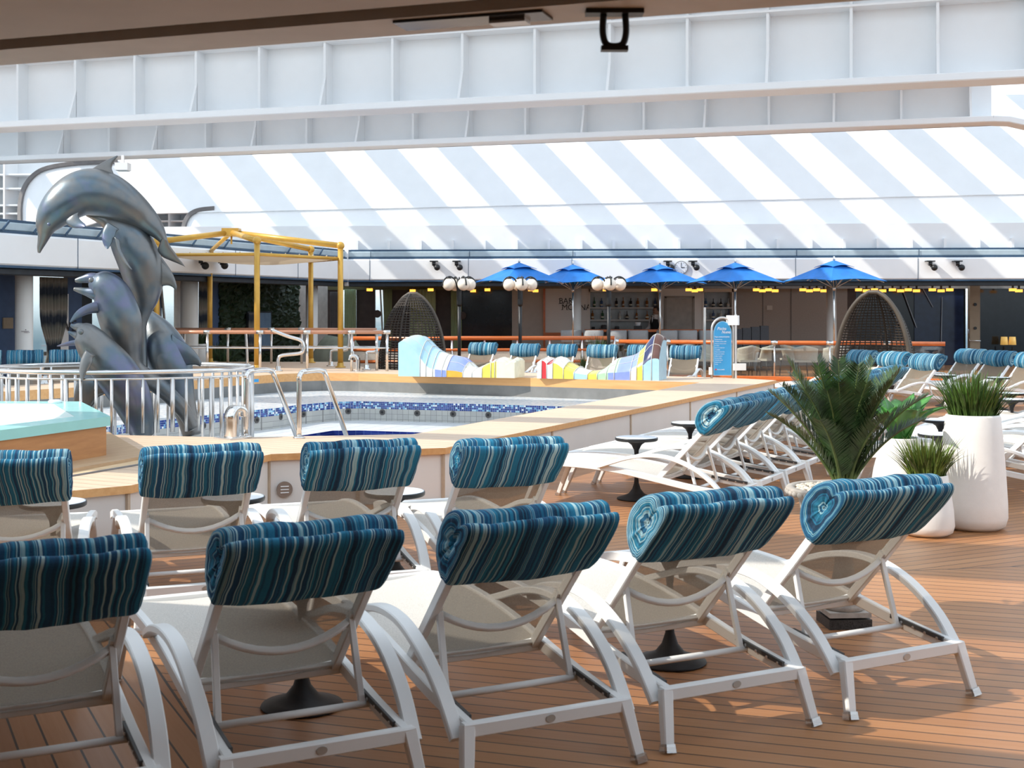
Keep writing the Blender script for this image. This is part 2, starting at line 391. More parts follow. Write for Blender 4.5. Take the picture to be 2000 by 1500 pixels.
FL = [(-14.5, -9), (16, -9), (16, 39.0), (-14.5, 39.0)]
f = MB(); f.ring(FL, P0, 0); f.band(FL, -.2, 0); struct(f.build('floor', DECK), 'teak deck planks with dark seams, mitred where the courses turn')
pool = thing('swimming_pool', 'empty raised swimming pool with teak coping and blue mosaic rim', 'pool', (0, 0, 0))
IN = grow(P0, -.0); OUTL = grow(OUT, .035)
f = MB(); f.ring(OUTL, IN, .46, 0); f.band(OUTL, .405, .46, 1); f.ring(OUTL, OUT, .405, 1); f.build('coping', [COPING, COPEDGE], pool)
f = MB(); f.band(IN, .31, .459, 0); f.band(grow(P0, .04), .31, .40, 0); f.build('wood_fascia', COPEDGE, pool)
f = MB(); f.band(OUT, 0, .405); f.build('outer_panel', WHITEW, pool)
sl = MB()
for a, b, n in (((-.6, 11.1), (4.45, 21.75), 5), ((-2.02, 10.62), (-.6, 11.1), 2), ((-2.62, 8.72), (-2.02, 10.62), 2), ((-5.6, 6.15), (-2.94, 8.45), 3)):
    a, b = Vector((*a, 0)), Vector((*b, 0)); d = (b-a).normalized(); nn = Vector((d.y, -d.x, 0))
    for i in range(n+1):
        p = a+(b-a)*i/n+nn*.004; sl.box((p.x, p.y, .2), (.03, .02, .4), math.atan2(d.y, d.x))
sl.build('joint_strip', mat('tan_joint_strip', (.5, .4, .3), .6), pool)
f = MB(); f.band(P0, .12, .31); f.build('inner_wall', POOLG, pool)
f = MB(); f.ring(P0, P1, .12); f.build('mosaic_ledge', MOSW, pool)
f = MB(); f.band(P1, 0, .119); f.build('mosaic_band', MOS, pool)
f = MB(); f.band(P1, -.2, 0); f.build('tile_wall', TILEG, pool)
f = MB(); f.ring(P1, P2, -.2); f.build('pool_step', TILEW, pool)
f = MB(); f.band(P2, -1.3, -.2); f.ring(P2, [(-1.2, 17), (-1, 17), (-1, 17.2), (-1.2, 17.2)], -1.3); f.box((-1.1, 17.1, -1.33), (.3, .3, .05)); f.build('deep_basin', TILEB, pool)
JET = mat('dark_jet_ring', (.10, .095, .09), .4, .3)
for px, py in ((397, 831), (501, 820), (548, 814), (592, 809), (680, 803), (747, 805), (815, 807), (885, 808.5), (954, 810.5), (1025, 813)):
    best = None
    for i in range(len(P1)):
        a, b = Vector((*P1[i], 0)), Vector((*P1[(i+1) % len(P1)], 0)); k = (px-1000)/2500; dd = b-a
        den = dd.x-k*dd.y
        if abs(den) < 1e-6: continue
        t = (k*a.y-a.x)/den
        if 0 <= t <= 1:
            p = a+dd*t
            if best is None or p.y > best[0].y: best = (p, dd.normalized())
    p, dd = best; nn = Vector((-dd.y, dd.x, 0)); z = EYE-(py-606)*p.y/2500
    j = MB(); j.tube([p+Vector((0, 0, z))-nn*.02, p+Vector((0, 0, z))+nn*.015], .05, 16); j.tube([p+Vector((0, 0, z))+nn*.014, p+Vector((0, 0, z))+nn*.02], .022, 12, m=1)
    j.build('pool_jet', [JET, BLACK], pool)
a = D(497, 743, 23.02); s = MB(); s.box((0, 0, 0), (.16, .012, .055)); s.build('depth_plate', SIGNB, pool, (a.x+.03, a.y-.1, .39), math.atan2(1.4, .64)-.25)
# vent in the near wall
vd = Vector((1.42, .48, 0)).normalized(); vn = Vector((vd.y, -vd.x, 0)); vp = Vector((-2.02, 10.62, 0))+vd*.13
vp = vp + vn*.012
Mv = Matrix(((vd.x, 0, -vn.x), (vd.y, 0, -vn.y), (0, 1, 0))).to_4x4()
vt = thing('wall_vent', 'round steel vent with three slots in the white pool wall', 'vent', (vp.x, vp.y, .16))
v = MB(); v.tube([vn*-.004, vn*.012], .066, 28); v.build('vent_plate', mat('bronzed_vent', (.30, .24, .2), .45, .4), vt)
for k in (-1, 0, 1):
    v = MB(); v.beam(vd*-.034+vn*.014+Vector((0, 0, k*.026)), vd*.034+vn*.014+Vector((0, 0, k*.026)), .012, .008); v.build('slot', PUREW, vt)
# drain grate on the platform
gd = thing('drain_grate', 'long tan drain grate with dark edge strips on the platform', 'grate', (0, 0, 0))
g0, g1 = P(140, 925, .46), P(262, 905, .46); gdir = (g1-g0).normalized(); gn = Vector((-gdir.y, gdir.x, 0))
g = MB(); g.beam(g0-gdir*1.2+Vector((0, 0, .004)), g1+gdir*.5+Vector((0, 0, .004)), .22, .012)
g.build('grate', mat('tan_grate', (.66, .47, .28), .6, bump=.6, bscale=90), gd)
for sg in (-1, 1):
    g = MB(); g.beam(g0-gdir*1.2+gn*.12*sg+Vector((0, 0, .005)), g1+gdir*.5+gn*.12*sg+Vector((0, 0, .005)), .02, .014); g.build('edge_strip', mat('grey_edge_strip', (.2, .19, .19), .4), gd)
for (px, py, w) in ((231, 873, .16), (220, 859, .12), (255, 893, .13)):
    q = P(px, py, .46); h = MB(); h.lathe([(w*.5, 0), (w*.5, .003), (w*.42, .004)], 20); o = h.build('deck_plate', mat('dark_deck_plate', (.12, .08, .06), .5), None, (q.x, q.y, .4605))
    tag(o, {231: 'round dark deck plate just right of the hot tub', 220: 'small dark deck plate closest behind the hot tub corner', 255: 'dark deck plate between the hot tub step and the drain grate'}[px], 'deck plate')
# ------------------------------------------------------------------ covered walkways
FA, FB = Vector((-9.2, 23, 0)), Vector((-4.48, 35, 0)); LD = (FB-FA).normalized(); LN = Vector((-LD.y, LD.x, 0))   # LN points away from the pool
def LW(px, off=0.0):
    a = FA+LN*off; k = (px-1000)/2500; t = (k*a.y-a.x)/(LD.x-k*LD.y); return a+LD*t
FY = 35.0; BY = 38.5
def fx(px, y): return (px-1000)*y/2500
L0 = FA-LD*9; FR = Vector((15.5, 33.6, 0)); U2 = (FR-FB).normalized(); N2 = Vector((-U2.y, U2.x, 0))
def FP(px, off=0.0):
    a = FB+N2*off; k = (px-1000)/2500; t = (k*a.y-a.x)/(U2.x-k*U2.y); return a+U2*t
def fascia(a, b, name):
    d = (b-a).normalized(); n = Vector((-d.y, d.x, 0))
    f = MB(); f.beam(a+n*.15+Vector((0, 0, 2.755)), b+n*.15+Vector((0, 0, 2.755)), .3, .59, bev=.05) if False else f.beam(a+n*.15+Vector((0, 0, 2.755)), b+n*.15+Vector((0, 0, 2.755)), .3, .59)
    struct(f.build('wall_'+name, WHITE))
    f = MB()
    for z0, z1, m, o in ((2.30, 2.42, 1, .25), (2.42, 2.465, 0, .14), (3.045, 3.10, 0, .17), (3.10, 3.26, 2, .22), (3.26, 3.31, 0, .25)):
        f.beam(a+n*(o+.02)+Vector((0, 0, (z0+z1)/2)), b+n*(o+.02)+Vector((0, 0, (z0+z1)/2)), .3, z1-z0, m=m)
    struct(f.build('trim_'+name, [NAVY, DARK, SLATE]))
f = MB(); f.prism([(FB+(LN+N2)*.004).to_2d(), (FB+LN*.6).to_2d(), (FB+(LN+N2)*.6).to_2d(), (FB+N2*.6).to_2d()], 2.32, 3.31); struct(f.build('trim_fascia_corner', WHITE))
fascia(L0, FB, 'left_fascia'); fascia(FB, FR, 'far_fascia')
sm = MB()
for px in (152, 460, 582): p = LW(px); sm.box((p.x-LN.x*.003, p.y-LN.y*.003, 2.755), (.012, .012, .59))
for px in (722, 915, 1117, 1554, 1793): q = FP(px, -.003); sm.box((q.x, q.y, 2.755), (.012, .012, .59)); q = FP(px+2, .07); sm.box((q.x, q.y, 3.18), (.016, .012, .16))
struct(sm.build('trim_fascia_joints', NAVY))
sm = MB()
for px in range(-120, 640, 62):
    p = LW(px); sm.beam(p+LN*.0+Vector((0, 0, 3.09)), p+LN*.0+LD*.18+Vector((0, 0, 3.27)), .03, .04)
struct(sm.build('trim_skylight_bars', NAVY))
# soffits of the walkways
f = MB()
for a, b, n in ((L0, FB, LN*3.2), (FB, FR, Vector((0, 4.0, 0)))):
    f.prism([(a+n*.05).to_2d(), (b+n*.05).to_2d(), (b+n).to_2d(), (a+n).to_2d()], 2.44, 2.5)
struct(f.build('ceiling_walkway', mat('walkway_soffit', (.16, .155, .15), .5, 0, .05)))
# backs of the walkways, bay by bay
def bay(px0, px1, m, name, z0=0.0, z1=2.45, off=2.0, th=.08, far=False):
    f = MB()
    if far: a, b = Vector((fx(px0, BY-off), BY-off, 0)), Vector((fx(px1, BY-off), BY-off, 0)); n = Vector((0, 1, 0))
    else: a, b = LW(px0, off), LW(px1, off); n = LN
    f.prism([a.to_2d(), b.to_2d(), (b+n*th).to_2d(), (a+n*th).to_2d()], z0, z1)
    return f.build(name, m)
FRAMEG = mat('grey_window_frame', (.5, .48, .46), .5)
for i, (a, b, m) in enumerate(((-420, 38, BLUEW), (130, 160, BLUEW), (160, 180, DARK), (204, 316, BLUEW), (345, 385, FRAMEG), (403, 431, BLUEW), (586, 640, FRAMEG))): struct(bay(a, b, m, 'wall_left_bay'))
for a, b in ((38, 43), (54, 60)): struct(bay(a, b, FRAMEG, 'trim_left_door', off=1.6))
for k, (a, b) in enumerate(((60, 131), (178, 206), (315, 347))):
    w = bay(a, b, GLASS, 'window_%d' % (k+1), .12, 2.4, 2.03, .02); struct(w)
    struct(bay(a, b, FRAMEG, 'trim_window_rail', .7, .78, 1.97, .06))
    struct(bay(a, b, FRAMEG, 'trim_window_head', 2.36, 2.45, 1.97, .06))
f = MB()
for px in (323, 331): p = LW(px, 1.97); f.beam(p+Vector((0, 0, .1)), p-LD*.35+Vector((0, 0, 2.4)), .05, .05)
struct(f.build('trim_window_mullions', FRAMEG))
def curtain(name, px0, px1, z0, z1, m, label, group, off, far=False, pinch=0.0, amp=.04):
    if far: a, b = Vector((fx(px0, BY-off), BY-off, 0)), Vector((fx(px1, BY-off), BY-off, 0)); n = Vector((0, -1, 0))
    else: a, b = LW(px0, off), LW(px1, off); n = -LN
    rings = []; N = 36; K = 10
    for k in range(K+1):
        t = k/K; w = 1-pinch*math.exp(-((t-.25)/.2)**2) if pinch else 1
        row = []
        for side in (0, 1):
            for j in (range(N+1) if side == 0 else range(N, -1, -1)):
                u = .5+(j/N-.5)*w; q = a+(b-a)*u+n*(amp*math.sin(j*1.4)+side*.012+amp)
                row.append(Vector((q.x, q.y, z0+(z1-z0)*t)))
        rings.append(row)
    f = MB(); f.loft(rings); return tag(f.build(name, m), label, 'curtain', group)
curtain('curtain', 74, 128, .3, 2.34, CURT, 'dark banded curtain tied back in the window left of the dolphins', 'banded curtains', 1.8, pinch=.55)
curtain('curtain', 386, 404, .3, 2.36, CURT, 'narrow dark banded curtain hanging beside the round white column', 'banded curtains', 1.8)
wp = bay(109, 134, PUREW, 'white_window_screen', .55, 2.0, 1.93, .03); tag(wp, 'white screen lettered WE behind the banded curtain', 'screen')
p = LW(117, 1.9); text('lettering', 'WE', .34, facing((p.x, p.y, 1.2), math.atan2(LD.y, LD.x)), INK, None, .003)
o = bpy.data.objects['lettering']; o.parent = wp; o.matrix_parent_inverse = Matrix()
ns = bay(7, 26, TAN, 'notice_plate', 1.28, 1.5, 1.96, .03); tag(ns, 'small beige notice plate on the dark blue wall', 'sign')
hd = bay(431, 586, HEDGE, 'living_wall', .0, 2.42, 1.95, .1)
bm = bmesh.new(); bm.from_mesh(hd.data); bmesh.ops.subdivide_edges(bm, edges=[e for e in bm.edges if e.calc_length() > .3], cuts=40, use_grid_fill=True)
for v in bm.verts: v.co += Vector((random.uniform(-.05, .05), random.uniform(-.05, .05), random.uniform(-.03, .03)))
bm.to_mesh(hd.data); bm.free(); tag(hd, 'dark green living wall of leaves behind the gold canopy', 'living wall')
mr = thing('wall_mirror', 'tall mirror with a painted blue and curtain reflection against the living wall', 'mirror')
bay(484, 531, DARK, 'mirror_frame', .55, 1.62, 1.86, .05).parent = mr; bay(505, 529, mat('painted_blue_reflection', (.22, .34, .5), .1, .3), 'mirror_pane', .6, 1.58, 1.83, .02).parent = mr  # pale blue of the pane is a painted reflection
mb_ = bay(486, 503, CURT, 'painted_curtain_reflection', .6, 1.58, 1.83, .02); mb_.parent = mr  # strip in curtain pattern, painted in as the mirror's reflection
def column(px, d, r, label):
    c = MB(); c.lathe([(r*1.08, 0), (r*1.08, .08), (r, .1), (r, 2.46)], 32); p = D(px, 606, d)
    t = thing('round_column', label, 'column', (p.x, p.y, 0)); c.build('shaft', WHITEW, t); return t
q = LW(47, .7); column(47, q.y, .165, 'round white column at the far left with a faint emblem')
t = bpy.data.objects['round_column']
e = MB(); e.box((0, 0, 0), (.14, .008, .01)); e.box((.03, 0, -.02), (.1, .008, .008)); e.box((.01, 0, .03), (.018, .008, .018)); e.build('emblem', mat('faded_emblem', (.3, .26, .28), .6), t, (.08, -.155, 1.25), .4)
q = LW(370, .7); column(370, q.y, .2, 'round white column between the dolphins and the gold canopy')
q = LW(607, .7); column(609, q.y, .16, 'round grey-white column behind the right canopy posts')
column(1624, 36.3, .14, 'round white column beside the right-hand blue parasol pole')
column(1127, 35.9, .12, 'round white column in front of the lettered bar panel')
W = []
for a, b, m in ((634, 640, TAN), (640, 661, BROWNW), (696, 733, BROWNW), (765, 882, BROWNW), (898, 1000, BLKG), (1000, 1061, LGREY), (1287, 1374, WHITEW), (1430, 1655, GREYW), (1655, 1672, BROWNW), (1672, 1886, BLKG), (1912, 2120, BLKG)):
    struct(bay(a, b, m, 'wall_far_bay', off=0, far=True))
struct(bay(600, 1000, mat('olive_header', (.12, .12, .06), .6), 'trim_far_header', 2.26, 2.45, .1, .06, True))
struct(bay(1000, 2100, mat('grey_header', (.25, .24, .23), .6), 'trim_bar_header', 2.3, 2.45, .1, .06, True))
for k, (a, b) in enumerate(((618, 635), (660, 697), (731, 766))):
    struct(bay(a, b, GLASS, 'window_%d' % (k+4), .1, 2.3, -.02, .02, True))
f = MB()
for px in (746, 752, 758): f.beam(Vector((fx(px-3, BY), BY-.03, 2.3)), Vector((fx(px+4, BY), BY-.03, .1)), .05, .05)
struct(f.build('trim_far_mullions', FRAMEG))
for k, (a, b, lab) in enumerate(((673, 696, 'pale green curtain right of the gold canopy post'), (750, 766, 'narrow pale green curtain left of the left egg chair'), (800, 851, 'wide pale green curtain behind the left egg chair'), (881, 902, 'pale green curtain behind the left lamp post'))):
    curtain('curtain', a, b, .25, 2.28, GREENC, lab, 'pale green curtains', .2, True, amp=.03)
curtain('curtain', 645, 660, .35, 2.2, mat('grey_curtain', (.16, .15, .15), .8), 'grey curtain beside the gold canopy rear post', 'grey curtains', .2, True, amp=.03)
for px, py, lab in ((737, 613, 'round brown sign hung in the window left of the left egg chair'), (903, 616, 'round dark sign behind the left lamp post')):
    s = MB(); s.tube([(0, 0, 0), (0, -.03, 0)], .115, 28); p = D(px, py, BY-.32); tag(s.build('round_sign', BROWNW, None, p), lab, 'sign')
struct(bay(1061, 1065, ORANGE, 'trim_bar_edge', off=.06, far=True))
struct(bay(1065, 1152, WHITEW, 'wall_bar_panel', off=.0, far=True)); struct(bay(1065, 1152, ORANGE, 'trim_bar_dado', .8, .98, .06, .05, True))
BLK = INK
bl = bpy.data.objects['wall_bar_panel']
def serif(body, px, py, sz):
    p = D(px, py, BY-.012); o = text('bar_lettering', body, sz, facing((p.x, p.y, p.z)), BLK, None, .004, sx=.95); o.parent = bl; return o
# letters of the bar sign: sans outlines with small serifs added
serif('BAR', 1091.5, 593, .245); serif('MOLINA', 1097, 605.3, .245)
sf = MB()
for px, py in ((1092, 593), (1092, 584), (1099, 593), (1106, 593), (1108, 593), (1114, 593), (1097, 605), (1108, 605), (1098, 596), (1133, 605), (1140, 605), (1144, 605)):
    p = D(px+.5, py, BY-.015); sf.box(p, (.05, .008, .012))
sfo = sf.build('serif', BLK, bl)
# back-bar niches with shelves
def niche(a, b, z0, z1, label):
    x0, x1 = fx(a, BY), fx(b, BY); y = BY
    t = thing('back_bar_shelf', label, 'shelf unit', ((x0+x1)/2, y, 0)); w = x1-x0
    f = MB(); f.box((0, .42, (z0+z1)/2), (w, .04, z1-z0)); f.build('back_panel', mat('grey_mirror_panel', (.26, .26, .255), .25, .2), t)
    f = MB(); f.box((-w/2+.02, .2, 1.22), (.04, .44, 2.45)); f.box((w/2-.02, .2, 1.22), (.04, .44, 2.45)); f.box((0, .2, (2.45+z1)/2), (w, .44, 2.45-z1)); f.box((0, .2, z0/2), (w, .44, z0)); f.build('carcass', WHITEW, t)
    for z in (1.35, 1.72):
        f = MB(); f.box((0, .22, z), (w-.08, .36, .05)); f.build('shelf', mat('pale_shelf', (.5, .49, .47), .4), t)
    return x0, x1
n1 = niche(1150, 1289, .95, 2.2, 'pale back-bar shelves of bottles behind the bartender'); n2 = niche(1372, 1432, .95, 2.2, 'narrow back-bar shelves right of the closed door')
BG = [mat('bottle_'+n, c, .12, 0, .1) for n, c in (('amber', (.25, .09, .02)), ('green', (.03, .10, .05)), ('clear', (.5, .55, .56)), ('black', (.02, .02, .025)), ('blue', (.05, .1, .22)))]
LBL = mat('paper_label', (.7, .66, .55), .7)
BK = [[(.03, 0), (.036, .01), (.036, .16), (.012, .21), (.012, .28), (.015, .285), (.015, .3)], [(.045, 0), (.05, .02), (.05, .1), (.012, .17), (.012, .24), (.014, .26)], [(.055, 0), (.058, .01), (.02, .12), (.01, .2), (.01, .27), (.013, .28)], [(.04, 0), (.042, .01), (.042, .18), (.015, .2), (.015, .24), (.02, .25), (.02, .27)]]
cn = ('amber', 'green', 'clear', 'black', 'blue'); kn = ('tall round', 'squat decanter', 'cone shaped', 'square shouldered')
protos = {}
def bottle(x, z, c, k, lab, grp, y=BY+.14):
    if (c, k) not in protos:
        b = MB(); b.lathe(BK[k], 14); h = BK[k][-1][1]; b2 = b.build('bottle', BG[c])
        l = MB(); r = max(q for q, _ in BK[k])+.0015; l.lathe([(r*(.9 if k == 2 else 1), .05), (r*(.72 if k == 2 else 1), .09)], 14); l.build('paper_label', LBL, b2)
        protos[(c, k)] = b2; b2.location = (x, y, z); b2['label'] = lab; b2['category'] = 'bottle'; b2['group'] = grp
    else: dup(protos[(c, k)], (x, y, z), 0, lab, grp)
ordn = ('first', 'second', 'third', 'fourth', 'fifth', 'sixth', 'seventh', 'eighth', 'ninth', 'tenth')
for z, sh in ((1.745, 'top'), (1.375, 'lower')):
    n = 9 if sh == 'top' else 8
    for i in range(n):
        x = n1[0]+.14+(n1[1]-n1[0]-.3)*(i+random.uniform(-.2, .2))/(n-1); c = random.choice((0, 0, 1, 2, 3, 3, 4)); k = random.randrange(4)
        bottle(x, z, c, k, '%s %s bottle, %s from left on the %s shelf left of the bartender' % (cn[c], kn[k], ordn[i], sh), 'bottles on the %s back-bar shelf' % sh)
    for i in range(4):
        x = n2[0]+.12+(n2[1]-n2[0]-.24)*i/3; c = random.randrange(5); k = random.randrange(4)
        bottle(x, z, c, k, '%s %s bottle, %s from left on the %s shelf right of the door' % (cn[c], kn[k], ordn[i], sh), 'bottles on the %s shelf of the narrow niche' % sh)
dr = thing('door_1', 'plain grey service door in the bar wall', 'door', (fx(1327, BY), BY, 0)); dr['kind'] = 'structure'
f = MB(); f.box((0, -.02, 1.0), (.78, .04, 2.0)); f.build('leaf', mat('grey_door', (.40, .38, .35), .6), dr)
f = MB(); f.box((-.42, -.03, 1.03), (.06, .06, 2.06)); f.box((.42, -.03, 1.03), (.06, .06, 2.06)); f.box((0, -.03, 2.05), (.9, .06, .06)); f.build('frame', mat('door_frame', (.3, .28, .25), .6), dr)
f = MB(); f.box((0, 0, 0), (.17, .02, .13)); tag(f.build('wall_plaque', LGREY, None, D(1503, 601, BY-.02)), 'small plaque on the grey wall right of the bar', 'plaque')
f = MB(); f.box((fx(1545, BY-.01), BY-.01, 1.22), (.012, .012, 2.4)); f.box((fx(1490, BY-.01), BY-.01, 1.22), (.012, .012, 2.4)); struct(f.build('trim_wall_joints', DARK))
pt = thing('door_post', 'tan post with two round black bolts beside the dark doorway', 'post', (fx(1902, BY-.6), BY-.6, 0))
f = MB(); f.box((0, 0, 1.22), (.3, .2, 2.44)); f.build('post', TAN, pt)
for z in (1.82, 1.12):
    f = MB(); f.tube([(0, -.1, z), (0, -.13, z)], .045, 16); f.build('bolt', BLACK, pt)
f = MB(); f.tube([(-.22, -.2, 1.1), (-.22, -.25, .75), (.1, -.25, .75)], .015); f.tube([(.1, -.25, .75), (.1, -.1, .75)], .015); f.build('pull_bar', STEEL, pt)
for px, lab in ((1960, 'left one of two warm glowing table lamps in the dark lounge'), (1976, 'right one of two warm glowing table lamps in the dark lounge')):
    t = thing('table_lamp', lab, 'lamp', (fx(px, BY-.3), BY-.35, 0), 0, 'lounge lamps')
    f = MB(); f.lathe([(.11, .62), (.09, .86)], 20); f.build('shade', emis('lamp_shade_glow', (.9, .55, .15), .35) if not 'lamp_shade_glow' in bpy.data.materials else bpy.data.materials['lamp_shade_glow'], t)
    f = MB(); f.lathe([(.1, 0), (.1, .03), (.02, .06), (.02, .56)], 16); f.build('base', BLACK, t)
sp = MB()
for a, b in (((1765, 572), (1790, 640)), ((1800, 560), (1822, 600)), ((1840, 580), (1838, 668)), ((1722, 575), (1760, 640))):
    sp.beam(D(a[0], a[1], BY-.06), D(b[0], b[1], BY-.06), .04, .03)
struct(sp.build('trim_glass_bars', mat('steel_glazing_bar', (.16, .17, .19), .3, .6)))
bl2 = bay(1786, 1882, NAVYG, 'wall_far_navy_panel', .0, 2.4, .03, .03, True); struct(bl2)
# ------------------------------------------------------------------ the sliding roof
def ray_plane(px, py, o, n):
    d = Vector(((px-1000)/2500, 1, -(py-606)/2500)); e = Vector((0, 0, EYE)); return e+d*((o-e).dot(n)/d.dot(n))
LEAN = R(25); TN = -N2*math.cos(LEAN)+Vector((0, 0, math.sin(LEAN)))
def panel(name, o, pts, th=.05):
    pp = [ray_plane(x, y, o, TN) for x, y in pts]; n = len(pp); back = -TN
    f = MB(); f.add(pp+[q+back*th for q in pp], [tuple(range(n)), tuple(range(2*n-1, n-1, -1))]+[(i, (i+1) % n, n+(i+1) % n, n+i) for i in range(n)])
    return struct(f.build(name, WHITE))
up_o, lo_o, ri_o = FB+N2*.34+Vector((0, 0, 3.5)), FB+N2*.40+Vector((0, 0, 3.5)), FB+N2*.34
panel('wall_far_roof_upper', up_o, [(42, 446), (42, 400), (50, 368), (68, 345), (95, 330), (150, 321), (160, 235), (2150, 180), (2150, 375), (240, 418), (150, 446)])
panel('wall_far_roof_lower', lo_o, [(360, 468), (361, 445), (366, 430), (376, 419), (392, 412), (420, 409), (430, 385), (2150, 355), (2150, 453)])
tr = MB()
for o, pts in ((up_o, [(41, 446), (41, 400), (49, 367), (67, 343), (95, 328), (152, 319), (230, 316)]), (lo_o, [(359, 466), (360, 445), (365, 429), (375, 417), (392, 410), (420, 407)])):
    tr.sweep(catmull([ray_plane(x, y, o, TN)-N2*.05 for x, y in pts], 4), .12, .10, N2)
struct(tr.build('trim_roof_arches', mat('dark_gasket', (.16, .15, .15), .6)))
f = MB(); q0, q1 = ri_o-U2*9, ri_o+U2*20.5; f.prism([q0.to_2d(), q1.to_2d(), (q1+N2*.1).to_2d(), (q0+N2*.1).to_2d()], 3.25, 3.98)
for i in range(33): q = ri_o+U2*(-8.6+i*.88)-N2*.07; f.box((q.x, q.y, 3.40), (.07, .14, .34), math.atan2(U2.y, U2.x))
struct(f.build('wall_far_ribs', WHITE))
# coffered wall behind the rounded ends of the roof panels
f = MB(); co3 = FB+N2*3.2; TN = -N2; q0, q1 = ray_plane(-120, 400, co3, TN), ray_plane(470, 400, co3, TN)
q0.z = q1.z = 0; f.prism([q0.to_2d(), q1.to_2d(), (q1+V*.1).to_2d(), (q0+V*.1).to_2d()], 3.3, 7.2)
for px in (-70, 6, 34, 150, 300, 352, 440): p = ray_plane(px, 400, co3, TN)-V*.3; f.box((p.x, p.y, 5.2), (.06, .6, 3.9), math.atan2(U.y, U.x))
for py in (452, 436, 420, 404, 372, 345): p = ray_plane(0, py, co3, TN); f.beam(Vector((q0.x, q0.y, p.z))-V*.28, Vector((q1.x, q1.y, p.z))-V*.28, .56, .05)
struct(f.build('wall_left_coffers', WHITE))
def girder(name, pl, pr, zb, ztop, step, shelf=None, tail=None, cover=1.2):
    a, b = P2w(pl, zb), P2w(pr, zb); d = (b-a).normalized(); n = Vector((-d.y, d.x, 0)); a -= d*3
    f = MB(); f.beam(a+Vector((0, 0, zb+.05)), b+Vector((0, 0, zb+.05)), .5, .1, m=0)
    f.beam(a+n*.2+Vector((0, 0, (zb+ztop)/2)), b+n*.2+Vector((0, 0, (zb+ztop)/2)), .05, ztop-zb)
    L = (b-a).length; k = 0; s = .3
    while s < L:
        p = a+d*s; dp = .26
        f.box((p.x+n.x*(.2-dp/2), p.y+n.y*(.2-dp/2), (zb+ztop)/2+.05), (.035, dp, ztop-zb-.1), math.atan2(d.y, d.x))
        if k % 2 == 0:   # bracket flaring to the flange
            q = [p+n*(-.04), p+n*(-.22), p+n*(-.04)]; z = (zb+.1, zb+.1, zb+.55)
            v1 = [Vector((c.x, c.y, zz))+d*.0175 for c, zz in zip(q, z)]; v2 = [c-d*.035 for c in v1]
            f.add(v1+v2, [(0, 1, 2), (5, 4, 3), (0, 1, 4, 3), (1, 2, 5, 4), (2, 0, 3, 5)])
        k += 1; s += step
    if shelf: f.beam(a+n*.05+Vector((0, 0, shelf)), b+n*.05+Vector((0, 0, shelf)), .3, .03)
    f.beam(a-n*(.25+cover/2)+n*.45+Vector((0, 0, ztop+.03)), b-n*(.25+cover/2)+n*.45+Vector((0, 0, ztop+.03)), cover+.5, .06)  # top plate out of view, added to keep the sun off the web
    if tail: f.sweep([b+Vector((0, 0, zb+.05)), b+d*.25+Vector((0, 0, zb+.03)), b+d*1.6+Vector((0, 0, zb-.35))], .5, .1)
    return struct(f.build(name, WHITE))
def P2w(p, z): d = (EYE-z)*2500/(p[1]-606); return Vector(((p[0]-1000)*d/2500, d, 0))
girder('ceiling_girder_near', (0, 255), (2120, 152), 4.4, 6.3, 1.02, 5.42, None, 1.5)
girder('ceiling_girder_far', (0, 318), (1938, 242), 4.6, 5.6, 1.05, None, True, 1.1)
q = D(240, 327, 24.2); rlt = thing('roof_lamp', 'small white box lamp hanging from the far roof girder beside the dolphin fin', 'lamp', q)
f = MB(); f.prism([(-.12, -.12), (.12, -.12), (.12, .12), (-.12, .12)], -.06, .08); f.build('housing', WHITE, rlt); f = MB(); f.box((0, 0, -.065), (.2, .2, .012)); f.build('lens', SLATE, rlt); f = MB(); f.box((0, 0, .15), (.05, .05, .16)); f.build('bracket', WHITE, rlt)
# unseen glazing bars over the pool and deck, placed to cast stripes of shade
def bars(name, origin, count, step, w, length, z, ax, bx, h=.2):
    f = MB()
    for i in range(count):
        p = origin+ax*(i*step); f.beam(p+Vector((0, 0, z)), p+bx*length+Vector((0, 0, z)), w, h)
    return struct(f.build(name, WHITE))
BAR_A = bars('ceiling_shade_bars_far', Vector((-19, 32.5, 0)), 17, 2.1, .85, 13, 9.0, U, V)
f = MB()  # near bars, unseen, set to lay bands of shade on the deck
for v0, v1 in ((3.45, 3.75), (4.95, 6.15), (7.9, 8.4), (9.9, 10.5), (11.9, 12.4)):
    c = V*((v0+v1)/2); f.beam(c-U*16+Vector((0, 0, 5)), c+U*14+Vector((0, 0, 5)), v1-v0, .12)
struct(f.build('ceiling_shade_bars_near', WHITE))
# ------------------------------------------------------------------ covered edge the camera stands under
CZ = 2.43; E0, E1 = P2w((0, 128), CZ), P2w((1700, 0), CZ); ed = (E1-E0).normalized(); en = Vector((-ed.y, ed.x, 0))
def slab(name, m, o0, o1, z0, z1, w=11):
    a, b = E0-ed*w, E1+ed*w; f = MB()
    f.prism([(a-en*o1).to_2d(), (b-en*o1).to_2d(), (b-en*o0).to_2d(), (a-en*o0).to_2d()], z0, z1); return struct(f.build(name, m))
slab('trim_ceiling_edge', NEARE, 0, .2, CZ, CZ+.12)
slab('trim_ceiling_gap', mat('dark_ceiling_gap', (.05, .055, .06), .2), .2, .32, CZ+.03, CZ+.12)
slab('ceiling', NEARC, .32, 12, CZ, CZ+.12)
m_in = mat('dim_lounge_wall', (.20, .17, .15), .7)
bk = MB(); a, b = E0-ed*11-en*11.5, E1+ed*11-en*11.5; bk.prism([a.to_2d(), b.to_2d(), (b-en*.2).to_2d(), (a-en*.2).to_2d()], 0, 2.7); struct(bk.build('wall_back', m_in))
